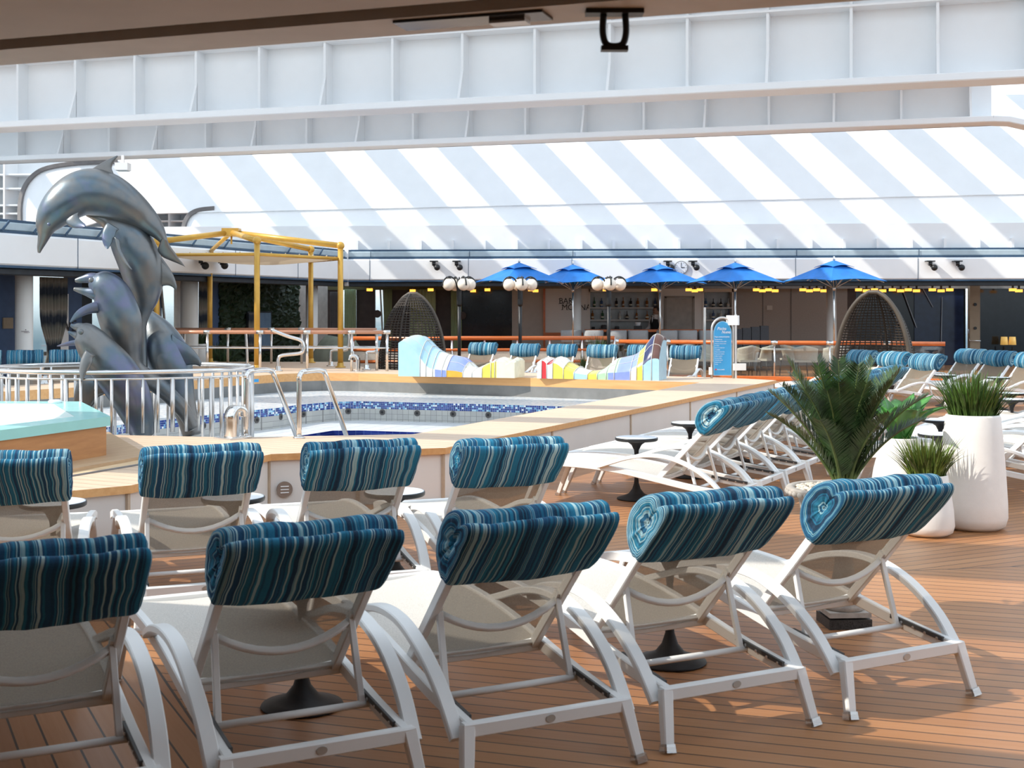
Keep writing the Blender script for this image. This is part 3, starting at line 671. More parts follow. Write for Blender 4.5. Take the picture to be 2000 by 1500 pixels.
for nm, q in (('wall_near_left', E0-ed*11), ('wall_near_right', E1+ed*10)):
    bk = MB(); bk.prism([(q-en*11).to_2d(), (q-en*1).to_2d(), (q-en*1+ed*.2).to_2d(), (q-en*11+ed*.2).to_2d()], 0, 2.7); struct(bk.build(nm, m_in))
hk = thing('ceiling_hook', 'black ceiling hook hanging at the roof edge', 'hook', (*P2w((1200, 20), CZ).to_2d(), CZ))
h = MB(); h.box((0, 0, -.006), (.15, .05, .012)); h.build('base_plate', BLACK, hk)
h = MB(); h.tube(catmull([(-.028, 0, -.01), (-.03, 0, -.06), (-.018, 0, -.09), (.018, 0, -.09), (.03, 0, -.06), (.028, 0, -.01)], 5), .009, 8, (0, 1, 0)); h.box((0, 0, -.1), (.07, .03, .012)); h.build('loop', BLACK, hk)
sl = thing('ceiling_slot', 'dark glossy slot fitting let into the ceiling edge', 'ceiling fitting', (*P2w((915, 32), CZ).to_2d(), CZ), R(-18))
h = MB(); h.box((0, .03, -.004), (.42, .1, .008)); h.build('slot_plate', BLKG, sl); h = MB(); h.box((.1, .045, -.012), (.1, .05, .012)); h.build('latch', STEELB, sl)
# ------------------------------------------------------------------ sun loungers: local x across, y from the head end to the foot end
CAPM = glassmat('clear_plastic_cap', (.85, .83, .8), .6, .2)
BADGE = mat('grey_badge', (.5, .5, .48), .3, .5)
SLOTM = mat('dark_rail_slot', (.08, .08, .08), .5)
PIV = Vector((0, .62, .288)); BD = Vector((0, -.69, .725)).normalized(); BN = Vector((0, BD.z, -BD.y))   # BN: front of the back
def make_lounger(loc, rz, label, group):
    t = thing('sun_lounger', label, 'sun lounger', loc, rz, group)
    rail = catmull([(0, 0, .2), (0, .3, .235), (0, .6, .285), (0, .9, .335), (0, 1.2, .362), (0, 1.5, .368), (0, 1.75, .35), (0, 1.9, .318)], 5)
    f = MB()
    for sx in (-1, 1):
        f.sweep([p+Vector((sx*.305, 0, 0)) for p in rail], .036, .05)
    f.sweep([(-.335, 0, .2), (.335, 0, .2)], .04, .05); f.sweep([(-.3, 1.9, .318), (.3, 1.9, .318)], .04, .045)
    f.sweep([(-.3, .62, .27), (.3, .62, .27)], .026, .026)
    f.build('frame', FRAME, t)
    for sx in (-1, 1):
        g = MB(); g.sweep([Vector((sx*.284, y, .2+y*.117+.018)) for y in (.05, .2, .36)], .012, .02); sl_ = g.build('rail_slot', SLOTM, t)
        for k in range(4): g = MB(); g.tube([(sx*.2785, .08+k*.07, .2+(.08+k*.07)*.117+.012), (sx*.2755, .08+k*.07, .2+(.08+k*.07)*.117+.012)], .007, 8); g.build('stop_peg', STEELB, sl_)
    for sx in (-1, 1):
        l = MB(); l.sweep([(sx*.318, .0, .215), (sx*.345, -.055, .02)], [.05, .042], [.04, .036], (0, 1, 0)); lo = l.build('leg', FRAME, t)
        c = MB(); c.sweep([(sx*.3442, -.0535, .03), (sx*.348, -.062, .0)], [.05, .056], [.045, .052], (0, 1, 0)); c.build('leg_cap', CAPM, lo)
        l = MB(); l.sweep([(sx*.305, 1.66, .345), (sx*.325, 1.8, .02)], [.045, .038], [.04, .034], (0, 1, 0)); lo = l.build('leg', FRAME, t)
        c = MB(); c.sweep([(sx*.3245, 1.797, .028), (sx*.327, 1.81, .0)], [.045, .05], [.042, .046], (0, 1, 0)); c.build('leg_cap', CAPM, lo)
        arm = catmull([(sx*.322, 1.12, .365), (sx*.34, 1.0, .405), (sx*.352, .84, .455), (sx*.356, .66, .482), (sx*.356, .48, .468), (sx*.356, .3, .405), (sx*.352, .14, .30), (sx*.345, .02, .165)], 5)
        a = MB(); a.sweep(arm, .056, .030, (0, 0, 1), 0, True, .3); a.build('armrest', FRAME, t).data.set_sharp_from_angle(angle=R(35))
    b = MB()
    for sx in (-1, 1): b.sweep([PIV+Vector((sx*.272, 0, 0))-BD*.02, PIV+BD*.80+Vector((sx*.272, 0, 0))], .032, .042, BN)
    b.sweep([PIV+BD*.79+Vector((-.27, 0, 0)), PIV+BD*.79+Vector((.27, 0, 0))], .03, .03, BN)
    b.sweep([PIV+BD*.01+Vector((-.27, 0, 0)), PIV+BD*.01+Vector((.27, 0, 0))], .02, .02, BN)
    b.build('back_frame', FRAME, t)
    s = MB(); rows = []
    for i in range(9):
        k = i/8; row = []
        for j in range(11):
            x = -.262+.524*j/10; q = PIV+BD*(.02+.76*k)-BN*(.035*(1-(x/.262)**2)*math.sin(math.pi*(.15+.8*k)))+BN*.012; row.append((x, q.y, q.z))
        rows.append(row)
    vs = [p for r in rows for p in r]; s.add(vs, [(i*11+j, i*11+j+1, (i+1)*11+j+1, (i+1)*11+j) for i in range(8) for j in range(10)], 0, True)
    s.build('back_sling', SLING, t, fix=False)
    s = MB(); rows = []; seatp = [p for p in rail if p.y >= .58]
    for p in seatp:
        rows.append([(-.29+.58*j/8, p.y, p.z+.012-.02*(1-((j-4)/4)**2)) for j in range(9)])
    n = len(rows); vs = [p for r in rows for p in r]; s.add(vs, [(i*9+j, i*9+j+1, (i+1)*9+j+1, (i+1)*9+j) for i in range(n-1) for j in range(8)], 0, True)
    s.build('seat_sling', SEAT, t, fix=False)
    u = MB(); H = PIV+BD*.32
    for sx in (-1, 1):
        u.sweep([(sx*.252, H.y-.012, H.z), (sx*.262, .30, .225)], .024, .02, (0, 1, 0)); u.box((sx*.262, H.y-.004, H.z+.008), (.035, .05, .03), M=Matrix.Rotation(-.9, 3, 'X'))
    u.tube([(-.3, .30, .228), (.3, .30, .228)], .0135, 10)
    u.build('support_bracket', FRAME, t)
    r = MB(); r.sweep([H+Vector((x, 0, 0))-BN*(.012+.058*(1-(x/.25)**2))-BD*(.05*(1-(x/.25)**2)) for x in [-.25+.05*i for i in range(11)]], .022, .026, BN, 0, True); r.build('back_brace', FRAME, t)
    g = MB(); g.tube([(0, -.0195, .2), (0, -.023, .2)], .019, 18, flat=.72); g.build('badge', BADGE, t)
    return t
# folded cushion: closed outline in the plane of the back (n: front +, a: up along the back)
def make_cushion(loc, rz, label, group, seed=0):
    rnd = random.Random(seed)
    prof = [(-.036, .535), (-.046, .58), (-.050, .66), (-.052, .75), (-.050, .82), (-.040, .856), (-.018, .866), (.002, .846), (.014, .822), (.026, .826), (.05, .834), (.082, .818), (.112, .78), (.134, .73), (.140, .67), (.130, .62), (.114, .585), (.09, .556), (.06, .54), (.03, .53), (.0, .528)]
    c = catn([list(p) for p in prof]+[list(prof[0])], 3)[:-1]
    cx = sum(p[0] for p in c)/len(c); ca = sum(p[1] for p in c)/len(c)
    half = [(.03, .306), (.14, .314), (.32, .321), (.55, .326), (.74, .329), (.88, .328), (.95, .324), (.987, .315), (1, .298)]
    st = [(-x, k) for k, x in half]+[(x, 1) for x in (-.22, -.16, -.10, -.04, .04, .10, .16, .22)]+[(x, k) for k, x in reversed(half)]
    ph = [rnd.uniform(0, 6) for _ in range(4)]; rings = []; acr = []
    for x, k in st:
        row = []
        for i, (n, a) in enumerate(c):
            th = math.atan2((a-ca), (n-cx)*2)
            nn = cx+(n-cx)*k; aa = ca+(a-ca)*k
            xx = x+math.copysign(1, x)*(.004*math.sin(7*th+ph[0])+.002*math.sin(13*th+ph[1])+.006*math.sin(30*k+ph[3]))*min(1, 2.2*(1-k))*min(1, 3*k)
            wob = .0035*math.sin(x*17+a*14+ph[2])+.0022*math.sin(x*39-a*26+ph[3])
            back = n < -.03 and a < .83
            nn += wob*(1 if not back else .5)*k; aa += (.5*wob+(.022*(x/.325)**2-.012 if a < .6 and n < 0 else 0))*k
            q = PIV+BD*aa+BN*nn; row.append((xx*.945, q.y, q.z)); acr.append(x+math.copysign((1-k)*.16, x))
        rings.append(row)
    f = MB(); f.loft(rings, 0, True, False)
    f.f = [tuple(reversed(q)) for q in f.f]
    o = f.build('lounger_cushion', STRIPE, None, loc, rz, fix=False)
    at = o.data.attributes.new('across', 'FLOAT', 'POINT'); at.data.foreach_set('value', acr)
    tag(o, label, 'cushion', group); return o
CUSH = []; LOUNGE = []
def seat(pos, deg, label, clabel, group, cgroup):
    rz = R(deg); loc = Vector((pos[0], pos[1], 0))
    if not LOUNGE: LOUNGE.append(make_lounger(loc, rz, label, group))
    else: dup(LOUNGE[0], loc, rz, label, group)
    if clabel is None: return
    if len(CUSH) < 4: CUSH.append(make_cushion(loc, rz, clabel, cgroup, len(CUSH)*7+3))
    else: dup(random.choice(CUSH), loc, rz, clabel, cgroup)
def from_right(p, deg, w=.322): return (p[0]-w*math.cos(R(deg)), p[1]-w*math.sin(R(deg)))
num = ('first', 'second', 'third', 'fourth', 'fifth', 'sixth', 'seventh', 'eighth', 'ninth', 'tenth')
g1, g1c = 'loungers in the nearest row', 'rolled cushions on the nearest row'
for (p, a, lab, cl) in (((.415, 4.714), 27, 'white lounger exactly in the middle of the nearest row of five', 'striped cushion on the middle lounger of the nearest row'),
        ((-1.11, 4.0), 27, 'white lounger in deep shade, leftmost of the nearest row', 'shaded striped cushion cut by the left edge of the photo in the nearest row'),
        ((-.35, 4.383), 27.5, 'white lounger second from left in the nearest row, over a table base', 'dark shaded striped cushion second from left in the nearest row'),
        ((1.15, 5.13), 27, 'white lounger second from right in the nearest row', 'sunlit striped cushion second from right in the nearest row'),
        ((1.927, 5.526), 28, 'white lounger at the right end of the nearest row, before the palm urn', 'striped cushion at the right end of the nearest row, before the palm')):
    seat(from_right(p, a), a, lab, cl, g1, g1c)
for (p, a, lab, cl) in (((-2.236, 6.47), 14, 'white lounger leftmost of the second row, beside the hot tub platform', 'striped cushion leftmost in the second row, before the hot tub'),
        ((-1.307, 6.81), 22, 'white lounger second from left in the second row, facing the steel spout', 'striped cushion second from left in the second row, under the steel spout'),
        ((-.485, 7.05), 21, 'white lounger third in the second row, near the round wall vent', 'striped cushion third in the second row, below the pool ladder'),
        ((.336, 7.185), 21, 'white lounger at the right end of the second row, at the pool corner', 'striped cushion at the right end of the second row, at the pool corner')):
    seat(from_right(p, a, .32), a, lab, cl, 'loungers in the second row', 'rolled cushions on the second row')
wd = Vector((math.cos(R(62)), math.sin(R(62)), 0))
for k in range(10):
    q = Vector((1.70, 10.0, 0))+Vector((.36, .70, 0))*k+wd*.33
    w = ('nearest to the camera', 'second from the near end', 'third from the near end', 'fourth from the near end, behind the palm fronds', 'fifth from the near end, behind the palm', 'sixth from the near end, hidden by the palm', 'seventh from the near end, hidden by the palm', 'eighth from the near end, by the palm tips', 'second from the far end, right of the palm', 'at the far end, right of the palm')[k]
    seat(q, 62, 'white lounger along the pool wall, '+w, 'striped cushion along the pool wall, '+w, 'loungers along the pool wall', 'cushions along the pool wall')
for k, px in enumerate((948, 1030, 1102, 1180, 1259, 1342)):
    d = 28.6-.38*k-(.6 if k else 0); x = (px-1000)*d/2500
    w = ('leftmost by the left lamp post', 'second from left, in front of the middle lamp post', 'third from left, above the gap between the mosaic loungers', 'fourth from left, behind the right mosaic lounger feet', 'fifth from left, half hidden by the right mosaic lounger back', 'rightmost, beside the blue sign')[k]
    seat((x, d), 162, 'cream lounger past the far pool edge, '+w.replace('in front of the middle', 'by the middle').replace('above the gap between the mosaic loungers', 'between the chaises').replace('fourth from left, behind the right mosaic lounger feet', 'fourth from left, behind the chaise feet').replace('the right mosaic lounger back', 'a chaise'), 'striped cushion past the far pool edge, '+w.replace('above the gap between the mosaic loungers', 'between the mosaic chaises').replace('behind the right mosaic lounger feet', 'behind the chaise feet').replace('in front of the middle lamp post', 'by the middle lamp post').replace('above the gap between', 'over the gap between').replace('half hidden by the right mosaic lounger back', 'behind the dark-topped chaise'), 'loungers behind the far pool edge', 'cushions behind the far pool edge')
hp = Vector((math.cos(R(26)), math.sin(R(26)), 0))
for k, (x, y, w) in enumerate(((6.45, 23.1, 'leftmost beside the right egg chair'), (6.78, 22.3, 'second from left beside the right egg chair'), (7.0, 21.2, 'third from left, its long side in view')), ):
    seat((x, y), 116, 'cream lounger facing the pool, %s' % w, 'striped cushion facing the pool, %s' % w, 'loungers by the right egg chair', 'cushions by the right egg chair')
for k, (x, y, w) in enumerate(((8.66, 23.8, 'leftmost before the tan post'), (8.82, 22.8, 'middle one before the dark doorway'), (9.0, 21.8, 'cut by the right edge of the photo'))):
    seat((x, y), 116, 'cream lounger before the dark lounge, %s' % w, 'striped cushion before the dark lounge, %s' % w, 'loungers before the dark lounge', 'cushions before the dark lounge')
for k in range(7):
    q = Vector((4.62, 10.6, 0))+Vector((.40, .72, 0))*k+wd*.33
    seat(q, 62, 'white lounger at the right edge past the tall planter, %s from the near end' % num[k], None, 'loungers at the right edge', None)
for k, (px, w) in enumerate(((-32, 'cut by the left edge of the photo'), (50, 'middle of the three left of the dolphins'), (132, 'nearest to the dolphins'))):
    d = 22.9+.23*k; x = (px-1000)*d/2500
    seat((x, d), 198, 'lounger behind the round railing, '+w, 'teal striped cushion behind the round railing, '+w, 'loungers left of the dolphins', 'cushions left of the dolphins')
# tulip side tables
TT = []
def table(x, y, label):
    if not TT:
        t = thing('side_table', label, 'side table', (x, y, 0), 0, 'round tulip side tables')
        f = MB(); f.lathe([(.165, 0), (.172, .006), (.168, .014), (.12, .028), (.07, .05), (.038, .09), (.022, .14), (.015, .22), (.015, .36), (.022, .43), (.045, .475), (.09, .508), (.1, .512)], 32); f.build('pedestal', BASEB, t)
        f = MB(); f.lathe([(.10, .508), (.178, .512), (.186, .518), (.188, .532), (.186, .54), (.180, .541)], 36); f.build('rim', BLACK, t)
        f = MB(); f.lathe([(.181, .539), (.181, .5425), (.17, .543)], 36); f.build('table_top', TOPW, t); TT.append(t)
    else: dup(TT[0], (x, y, 0), 0, label)
for x, y, w in ((-.874, 5.33, 'between the second and third loungers of the nearest row, base in view'), (.74, 6.0, 'behind the second lounger from right in the nearest row'),
        (-2.66, 7.42, 'between the first two loungers of the second row'), (-1.66, 7.62, 'between the second and third loungers of the second row'), (-.72, 7.85, 'behind the third lounger of the second row'),
        (1.087, 11.18, 'standing clear in front of the long white pool wall'), (1.76, 12.65, 'behind the nearest cushion along the pool wall'), (2.45, 14.0, 'third along the pool wall, among white lounger frames'), (3.1, 15.4, 'fourth along the pool wall, behind the palm'),
        (3.84, 11.5, 'between the agave pot and the tall planter'), (4.35, 13.0, 'half hidden behind the left side of the tall planter'), (7.45, 22.0, 'far right, before the cushions facing the pool'), (8.05, 21.2, 'far right, between two cushions and the tall grass'), (6.7, 17.2, 'right of the tall grass, upper one'), (6.25, 16.0, 'right of the tall grass, lower one')):
    table(x, y, 'tulip side table '+w)
# ------------------------------------------------------------------ dolphin sculpture, one casting with its dolphins as parts
DY = 13.35
dol = thing('dolphin_sculpture', 'tall patinated bronze sculpture of leaping dolphins inside the round railing', 'sculpture', (D(230, 606, DY).x, DY, .12))
def C1(x, y, d=0.0): return D(x*.35, 280+y*.35, DY+d)      # points read from an enlarged view
S1 = .35*DY/2500
def body(name, rows, flat=.92, parent=dol):
    rr = catn([list(r) for r in rows], 5); pts = [C1(r[0], r[1], r[3]) for r in rr]; rad = [max(.004, r[2]*S1) for r in rr]
    f = MB(); f.tube(pts, rad, 20, (0, 1, 0), flat=flat)
    o = f.build(name, BRONZE, None); o.parent = parent; o.matrix_parent_inverse = Matrix.Translation(-Vector(parent.location)) if parent is dol else Matrix(); 
    sm = o.modifiers.new('s', 'SUBSURF'); sm.levels = 1; sm.render_levels = 1; return o
def fin(name, st, parent, d, th=.05, dt=0.0, sub=True):
    # stations across the fin: lead point, trail point; lens-shaped sections, thinning to the tip
    rows = catn([list(map(float, r)) for r in st], 5); n = len(rows); rings = []
    for i, r in enumerate(rows):
        t = i/(n-1); a = C1(r[0], r[1], d+dt*t); b = C1(r[2], r[3], d+dt*t); mid = (a+b)/2; tk = th*(1-.8*t)
        rings.append([mid+(b-a)*(.5*math.cos(q))+Vector((0, 1, 0))*(tk*.5*math.sin(q)) for q in [2*math.pi*j/14 for j in range(14)]])
    f = MB(); f.loft(rings); o = f.build(name, BRONZE, None); o.parent = parent; o.matrix_parent_inverse = Matrix(); return o
def eye(x, y, d, parent, r=.022):
    f = MB(); f.ball(C1(x, y, d), r, 10); o = f.build('eye', BRONZE, None); o.parent = parent; o.matrix_parent_inverse = Matrix(); return o
# topmost, arched over the others
b1 = body('arched_dolphin', [(217, 612, 7, -.3), (224, 580, 17, -.3), (236, 545, 26, -.3), (248, 505, 38, -.3), (262, 455, 64, -.3), (300, 395, 92, -.28), (365, 330, 112, -.25), (440, 285, 126, -.2), (525, 272, 133, -.15), (620, 298, 124, -.1), (715, 352, 103, -.05), (800, 415, 78, 0), (865, 475, 52, 0), (905, 530, 28, 0), (918, 562, 18, 0)])



eye(272, 452, -.62, b1, .018)

# second, rising beneath the arch with its belly to the left
b2 = body('rising_dolphin', [(480, 398, 8, -.05), (540, 412, 26, -.05), (600, 432, 50, -.02), (660, 470, 82, 0), (720, 540, 112, .02), (765, 620, 122, .05), (792, 700, 120, .08), (806, 780, 108, .1), (806, 860, 82, .12), (792, 930, 56, .14), (780, 1010, 40, .16), (790, 1120, 30, .2), (800, 1300, 26, .2)])



# third, open beak to the left
b3 = body('singing_dolphin', [(500, 778, 22, -.4), (520, 782, 44, -.4), (548, 786, 70, -.4), (585, 800, 88, -.4), (625, 850, 104, -.38), (655, 930, 113, -.36), (678, 1010, 112, -.34), (697, 1090, 96, -.3), (712, 1160, 74, -.25), (735, 1240, 56, -.2), (800, 1300, 54, -.1), (880, 1350, 50, 0), (960, 1420, 46, .05), (1030, 1500, 42, .1), (1080, 1600, 30, .1)])
for rows in ([(590, 790, 46, -.4), (545, 765, 40, -.41), (505, 752, 30, -.42), (470, 757, 21, -.42), (440, 763, 16, -.42), (419, 766, 9, -.42)], [(610, 850, 56, -.4), (565, 842, 48, -.41), (520, 836, 34, -.42), (480, 828, 22, -.42), (445, 820, 16, -.42), (411, 812, 9, -.42)]):
    o = body('beak', rows, .8); o.parent = b3; o.matrix_parent_inverse = Matrix()
eye(508, 762, -.72, b3, .026)
# fourth, nearest to the camera
b4 = body('calf_dolphin', [(432, 1040, 22, -.7), (445, 1042, 40, -.7), (470, 1060, 66, -.7), (510, 1110, 88, -.7), (560, 1175, 102, -.68), (615, 1240, 112, -.66), (670, 1310, 114, -.64), (715, 1385, 110, -.62), (748, 1460, 100, -.6), (775, 1540, 82, -.58), (800, 1640, 60, -.55)])
for rows in ([(515, 1085, 40, -.7), (472, 1046, 38, -.71), (440, 1027, 26, -.72), (415, 1022, 15, -.72), (394, 1013, 8, -.72)], [(520, 1110, 44, -.7), (474, 1090, 40, -.71), (438, 1077, 26, -.72), (410, 1066, 14, -.72), (381, 1052, 7, -.72)]):
    o = body('beak', rows, .8); o.parent = b4; o.matrix_parent_inverse = Matrix()
eye(451, 1052, -1.0, b4, .028)

# fifth, behind to the right, seen from its back
b5 = body('diving_dolphin', [(800, 930, 30, .5), (826, 985, 66, .48), (868, 1060, 104, .45), (915, 1150, 128, .42), (955, 1240, 124, .4), (985, 1330, 100, .38), (1015, 1430, 78, .35), (1045, 1530, 62, .33), (1075, 1640, 52, .3)])

f = body('tail_stock', [(440, 1600, 40, -.2), (450, 1500, 50, -.2), (480, 1400, 52, -.2), (520, 1320, 40, -.2), (560, 1250, 30, -.2)]); 

fin('dorsal_fin', [(490, 175, 650, 205), (505, 150, 640, 182), (543, 123, 630, 158), (582, 101, 624, 138), (618, 83, 633, 108), (654, 67, 658, 73)], b1, -.14, .08)
fin('flipper', [(372, 425, 440, 385), (368, 436, 436, 402), (380, 458, 446, 424), (412, 473, 463, 440), (452, 473, 476, 452), (476, 463, 480, 466)], b1, -.5, .07, -.1)
fin('tail_fluke', [(900, 535, 936, 540), (888, 568, 944, 562), (880, 598, 962, 590), (905, 632, 980, 614), (945, 652, 997, 642), (985, 668, 1016, 664), (1031, 687, 1036, 692)], b1, -.05, .06, .1)
fin('flipper', [(600, 440, 665, 480), (588, 455, 650, 492), (572, 490, 642, 515), (568, 530, 630, 546), (580, 568, 616, 571), (594, 588, 603, 590)], b2, -.42, .07, -.12)
fin('flipper', [(638, 520, 668, 540), (648, 570, 674, 582), (664, 620, 690, 622), (694, 668, 712, 664), (733, 706, 738, 704)], b2, -.5, .06, -.05)
fin('dorsal_fin', [(840, 560, 850, 810), (868, 596, 872, 802), (905, 640, 898, 798), (945, 695, 932, 793), (972, 745, 958, 800), (987, 800, 984, 822)], b2, .06, .09, .05)
fin('flipper', [(640, 880, 640, 960), (600, 872, 592, 955), (548, 880, 540, 948), (500, 893, 496, 952), (450, 918, 455, 968), (414, 952, 421, 986), (390, 994, 395, 1003)], b3, -.37, .09, -.33)
fin('flipper', [(480, 1150, 530, 1185), (468, 1168, 520, 1198), (448, 1215, 513, 1228), (442, 1262, 493, 1267), (446, 1300, 472, 1302), (455, 1325, 461, 1327)], b4, -.98, .08, -.08)
fin('flipper', [(440, 1085, 450, 1130), (425, 1094, 436, 1127), (382, 1105, 396, 1130), (345, 1118, 350, 1134), (317, 1130, 319, 1133)], b4, -.6, .06, .1)
fin('dorsal_fin', [(960, 1060, 980, 1260), (990, 1086, 1000, 1248), (1055, 1128, 1046, 1238), (1103, 1180, 1092, 1236), (1126, 1225, 1118, 1246)], b5, .3, .09)
fin('tail_fluke', [(520, 1300, 560, 1400), (470, 1290, 520, 1460), (440, 1310, 480, 1500), (420, 1370, 440, 1490), (408, 1440, 416, 1470)], f, -.3, .08)
fin('tail_fluke', [(510, 1300, 540, 1420), (560, 1320, 560, 1410), (595, 1350, 590, 1395), (615, 1365, 612, 1380)], f, -.3, .08)
bs = MB(); bs.lathe([(1.0, .12), (1.02, .14), (.95, .2), (.6, .24)], 28, (0, 0, -.12), sx=.85, sy=.6); o = bs.build('base', POOLG, dol)
# round steel railing
rc = Vector((-4.08, 13.35, 0)); rx, ry = 1.36, 1.02
rl = thing('round_railing', 'curved stainless railing with many upright bars around the dolphins', 'railing', (rc.x, rc.y, .12))
def rp(a, z): return Vector((rx*math.cos(a), ry*math.sin(a), z-.12))
A0, A1 = R(-385), R(0)
f = MB(); f.tube([rp(2*math.pi*i/72, 1.05) for i in range(72)], .024, 10, closed=True); f.build('top_rail', STEEL, rl)
f = MB(); f.tube([rp(2*math.pi*i/72, .985) for i in range(72)], .012, 8, closed=True); f.build('lower_rail', STEEL, rl)
n = 58
for i in range(n):
    a = 2*math.pi*i/n; front = math.sin(a) < -.62
    f = MB(); f.tube([rp(a, .46 if front else .12), rp(a, .985)], .016 if i % 7 else .024, 8); f.build('baluster' if i % 7 else 'post', STEELB, rl)
# ------------------------------------------------------------------ hot tub
spa = thing('hot_tub', 'eight-sided hot tub with turquoise rim and wood-clad sides', 'hot tub', (-5.2, 10.0, .46))
SV = [(-3.2, 10.2), (-4.0, 11.87), (-5.7, 11.95), (-7.0, 11.0), (-7.2, 9.3), (-6.3, 8.1), (-4.9, 7.7), (-3.75, 8.6)]
SV = [(x+5.2, y-10.0) for x, y in SV]
def shrink(p, k): return [(x*k, y*k) for x, y in p]
def inset(poly, k): return grow(poly, -k)
f = MB(); f.band(inset(SV, .03), 0, .30); f.build('wood_side', SPAWOOD, spa)
f = MB(); f.prism(grow(SV, .28), -.0, .035); f.build('wood_step', woodmat('spa_step_wood', (.44, .28, .16), (.58, .40, .24), 60), spa)
s2 = inset(SV, .26); s3 = inset(SV, .55)
f = MB(); f.band(SV, .27, .345); f.ring(SV, s2, .345); f.ring(SV, inset(SV, .05), .27); f.build('rim', TURQ, spa)
f = MB(); f.loft([[Vector((*p, .344)) for p in s2], [Vector((*p, .30)) for p in inset(SV, .30)], [Vector((*p, .14)) for p in s3], [Vector((*p, .12)) for p in inset(SV, .8)], [Vector((*p, .05)) for p in inset(SV, .95)]], 0, False, False)
q = inset(SV, .95); f.add([(*p, .05) for p in q], [tuple(range(len(q)))]); f.build('shell', [SPAIN], spa)
q = P(112, 785, .81); f = MB(); f.lathe([(.06, 0), (.06, .02), (.04, .03)], 16); f.build('air_knob', PUREW, spa, (q.x+5.2, q.y-10-.06, .345))
# ------------------------------------------------------------------ steel fittings on the coping
def spout(p, rz, label, k=1.0, grp=None):
    t = thing('water_spout', label, 'spout', p, rz, 'steel water spouts')
    path = catmull([(0, 0, 0), (0, 0, .15), (0, 0, .215), (.03, 0, .268), (.08, 0, .28), (.125, 0, .255), (.135, 0, .20)], 5)
    f = MB(); f.sweep([Vector(q)*k for q in path], .05*k, .13*k, (0, 1, 0), 0, True, .2); f.build('spout_body', STEEL, t)
    f = MB(); f.box((0, 0, .006), (.2*k, .24*k, .012)); f.build('base_plate', STEELB, t); return t
a = P(450, 857, .46); spout((a.x, a.y, .46), R(52), 'hooked stainless water spout on the near coping beside the ladder')
a = P(699, 725.5, .46); spout((a.x, a.y, .46), R(170), 'hooked stainless spout on the far stage beside the railing end', 1.1)
lad = thing('pool_ladder', 'pair of polished steel grab rails leading down into the pool', 'ladder', (-2.45, 12.0, .46))
for ox, oy in ((-.04, -.02), (.47, -.1)):
    f = MB(); pts = [(0, 0, 0), (0, 0, .5), (.0, .0, .56), (.02, .03, .61), (.06, .08, .62), (.14, .26, .62), (.18, .33, .60), (.20, .37, .55), (.38, .85, -.22), (.42, .95, -.5)]
    f.tube(catmull([(x+ox, y+oy, z) for x, y, z in pts], 4), .024, 12, (1, 0, 0)); r_ = f.build('grab_rail', STEEL, lad)
    f = MB(); f.lathe([(.055, 0), (.055, .012), (.03, .02)], 18, (ox, oy, 0)); f.build('flange', STEEL, r_)
f = MB()
for z, y in ((-.15, .82), (-.42, .93)): f.box((.25, y-.03, z-.05), (.5, .09, .03))
f.build('tread', STEELB, lad)
# ------------------------------------------------------------------ railings on the stage
def stage_rail(name, pts, label, posts, mid=.5, wood=True):
    t = thing(name, label, 'railing', (pts[0].x, pts[0].y, .46)); o = Vector((pts[0].x, pts[0].y, .46))
    f = MB(); f.tube([p-o+Vector((0, 0, .76)) for p in pts], .038, 10); f.build('hand_rail', COPPER, t)
    for z in mid: f = MB(); f.tube([p-o+Vector((0, 0, z)) for p in pts], .016, 8); f.build('middle_rail', STEEL, t)
    for px, d in posts:
        p = Vector(((px-1000)*d/2500, d, .46)); f = MB(); f.tube([p-o, p-o+Vector((0, 0, .74))], .028, 8); ob = f.build('post', STEEL, t)
        f = MB(); f.tube([p-o+Vector((-.07, 0, .76)), p-o+Vector((.07, 0, .76))], .042, 10); f.build('rail_sleeve', STEELB, ob)
    return t
def L3(px, d): return Vector(((px-1000)*d/2500, d, .46))
stage_rail('stage_railing', [L3(322, 25.3), L3(400, 25.2), L3(760, 25.05)], 'front wood-topped steel railing on the raised stage before the gold canopy', [(405, 25.2), (508, 25.1), (600, 25.1), (687, 25.05), (736, 25.35), (756, 25.05)], [.45])
stage_rail('stage_railing', [L3(330, 28.7), L3(615, 28.6), L3(735, 28.3)], 'rear wood-topped steel railing behind the gold canopy posts', [(360, 28.7), (445, 28.6), (530, 28.6), (589, 28.6), (668, 28.5)], [.38])
def handrail(pts, d, label, r=.036):
    pp = [D(x, y, d) for x, y in pts]; o = pp[-1]; t = thing('stair_handrail', label, 'handrail', (o.x, o.y, .46))
    f = MB(); f.tube(catmull([p-Vector((o.x, o.y, .46)) for p in pp], 5), r, 10, (0, 1, 0)); f.build('rail', STEEL, t)
    f = MB(); f.lathe([(.09, 0), (.09, .02), (.05, .03), (.05, .1)], 16); f.build('flange', STEEL, t)
handrail([(530, 644), (560, 656), (586, 664), (592, 672), (592, 684), (585, 690), (552, 694), (544, 700), (543, 712), (543, 725)], 25.0, 'bent S-shaped steel handrail on the stage left of the middle post')
handrail([(480, 648), (481, 660), (483, 700), (482, 716)], 26.4, 'upright steel handrail post left of the front gold post', .03)
handrail([(681, 650), (681, 676), (675, 684), (650, 684), (646, 692), (646, 716)], 27.2, 'bent steel handrail behind the right gold post', .03)
handrail([(735, 650), (735, 684), (718, 688), (716, 694), (716, 722)], 25.6, 'stepped steel handrail at the right end of the stage railing', .03)
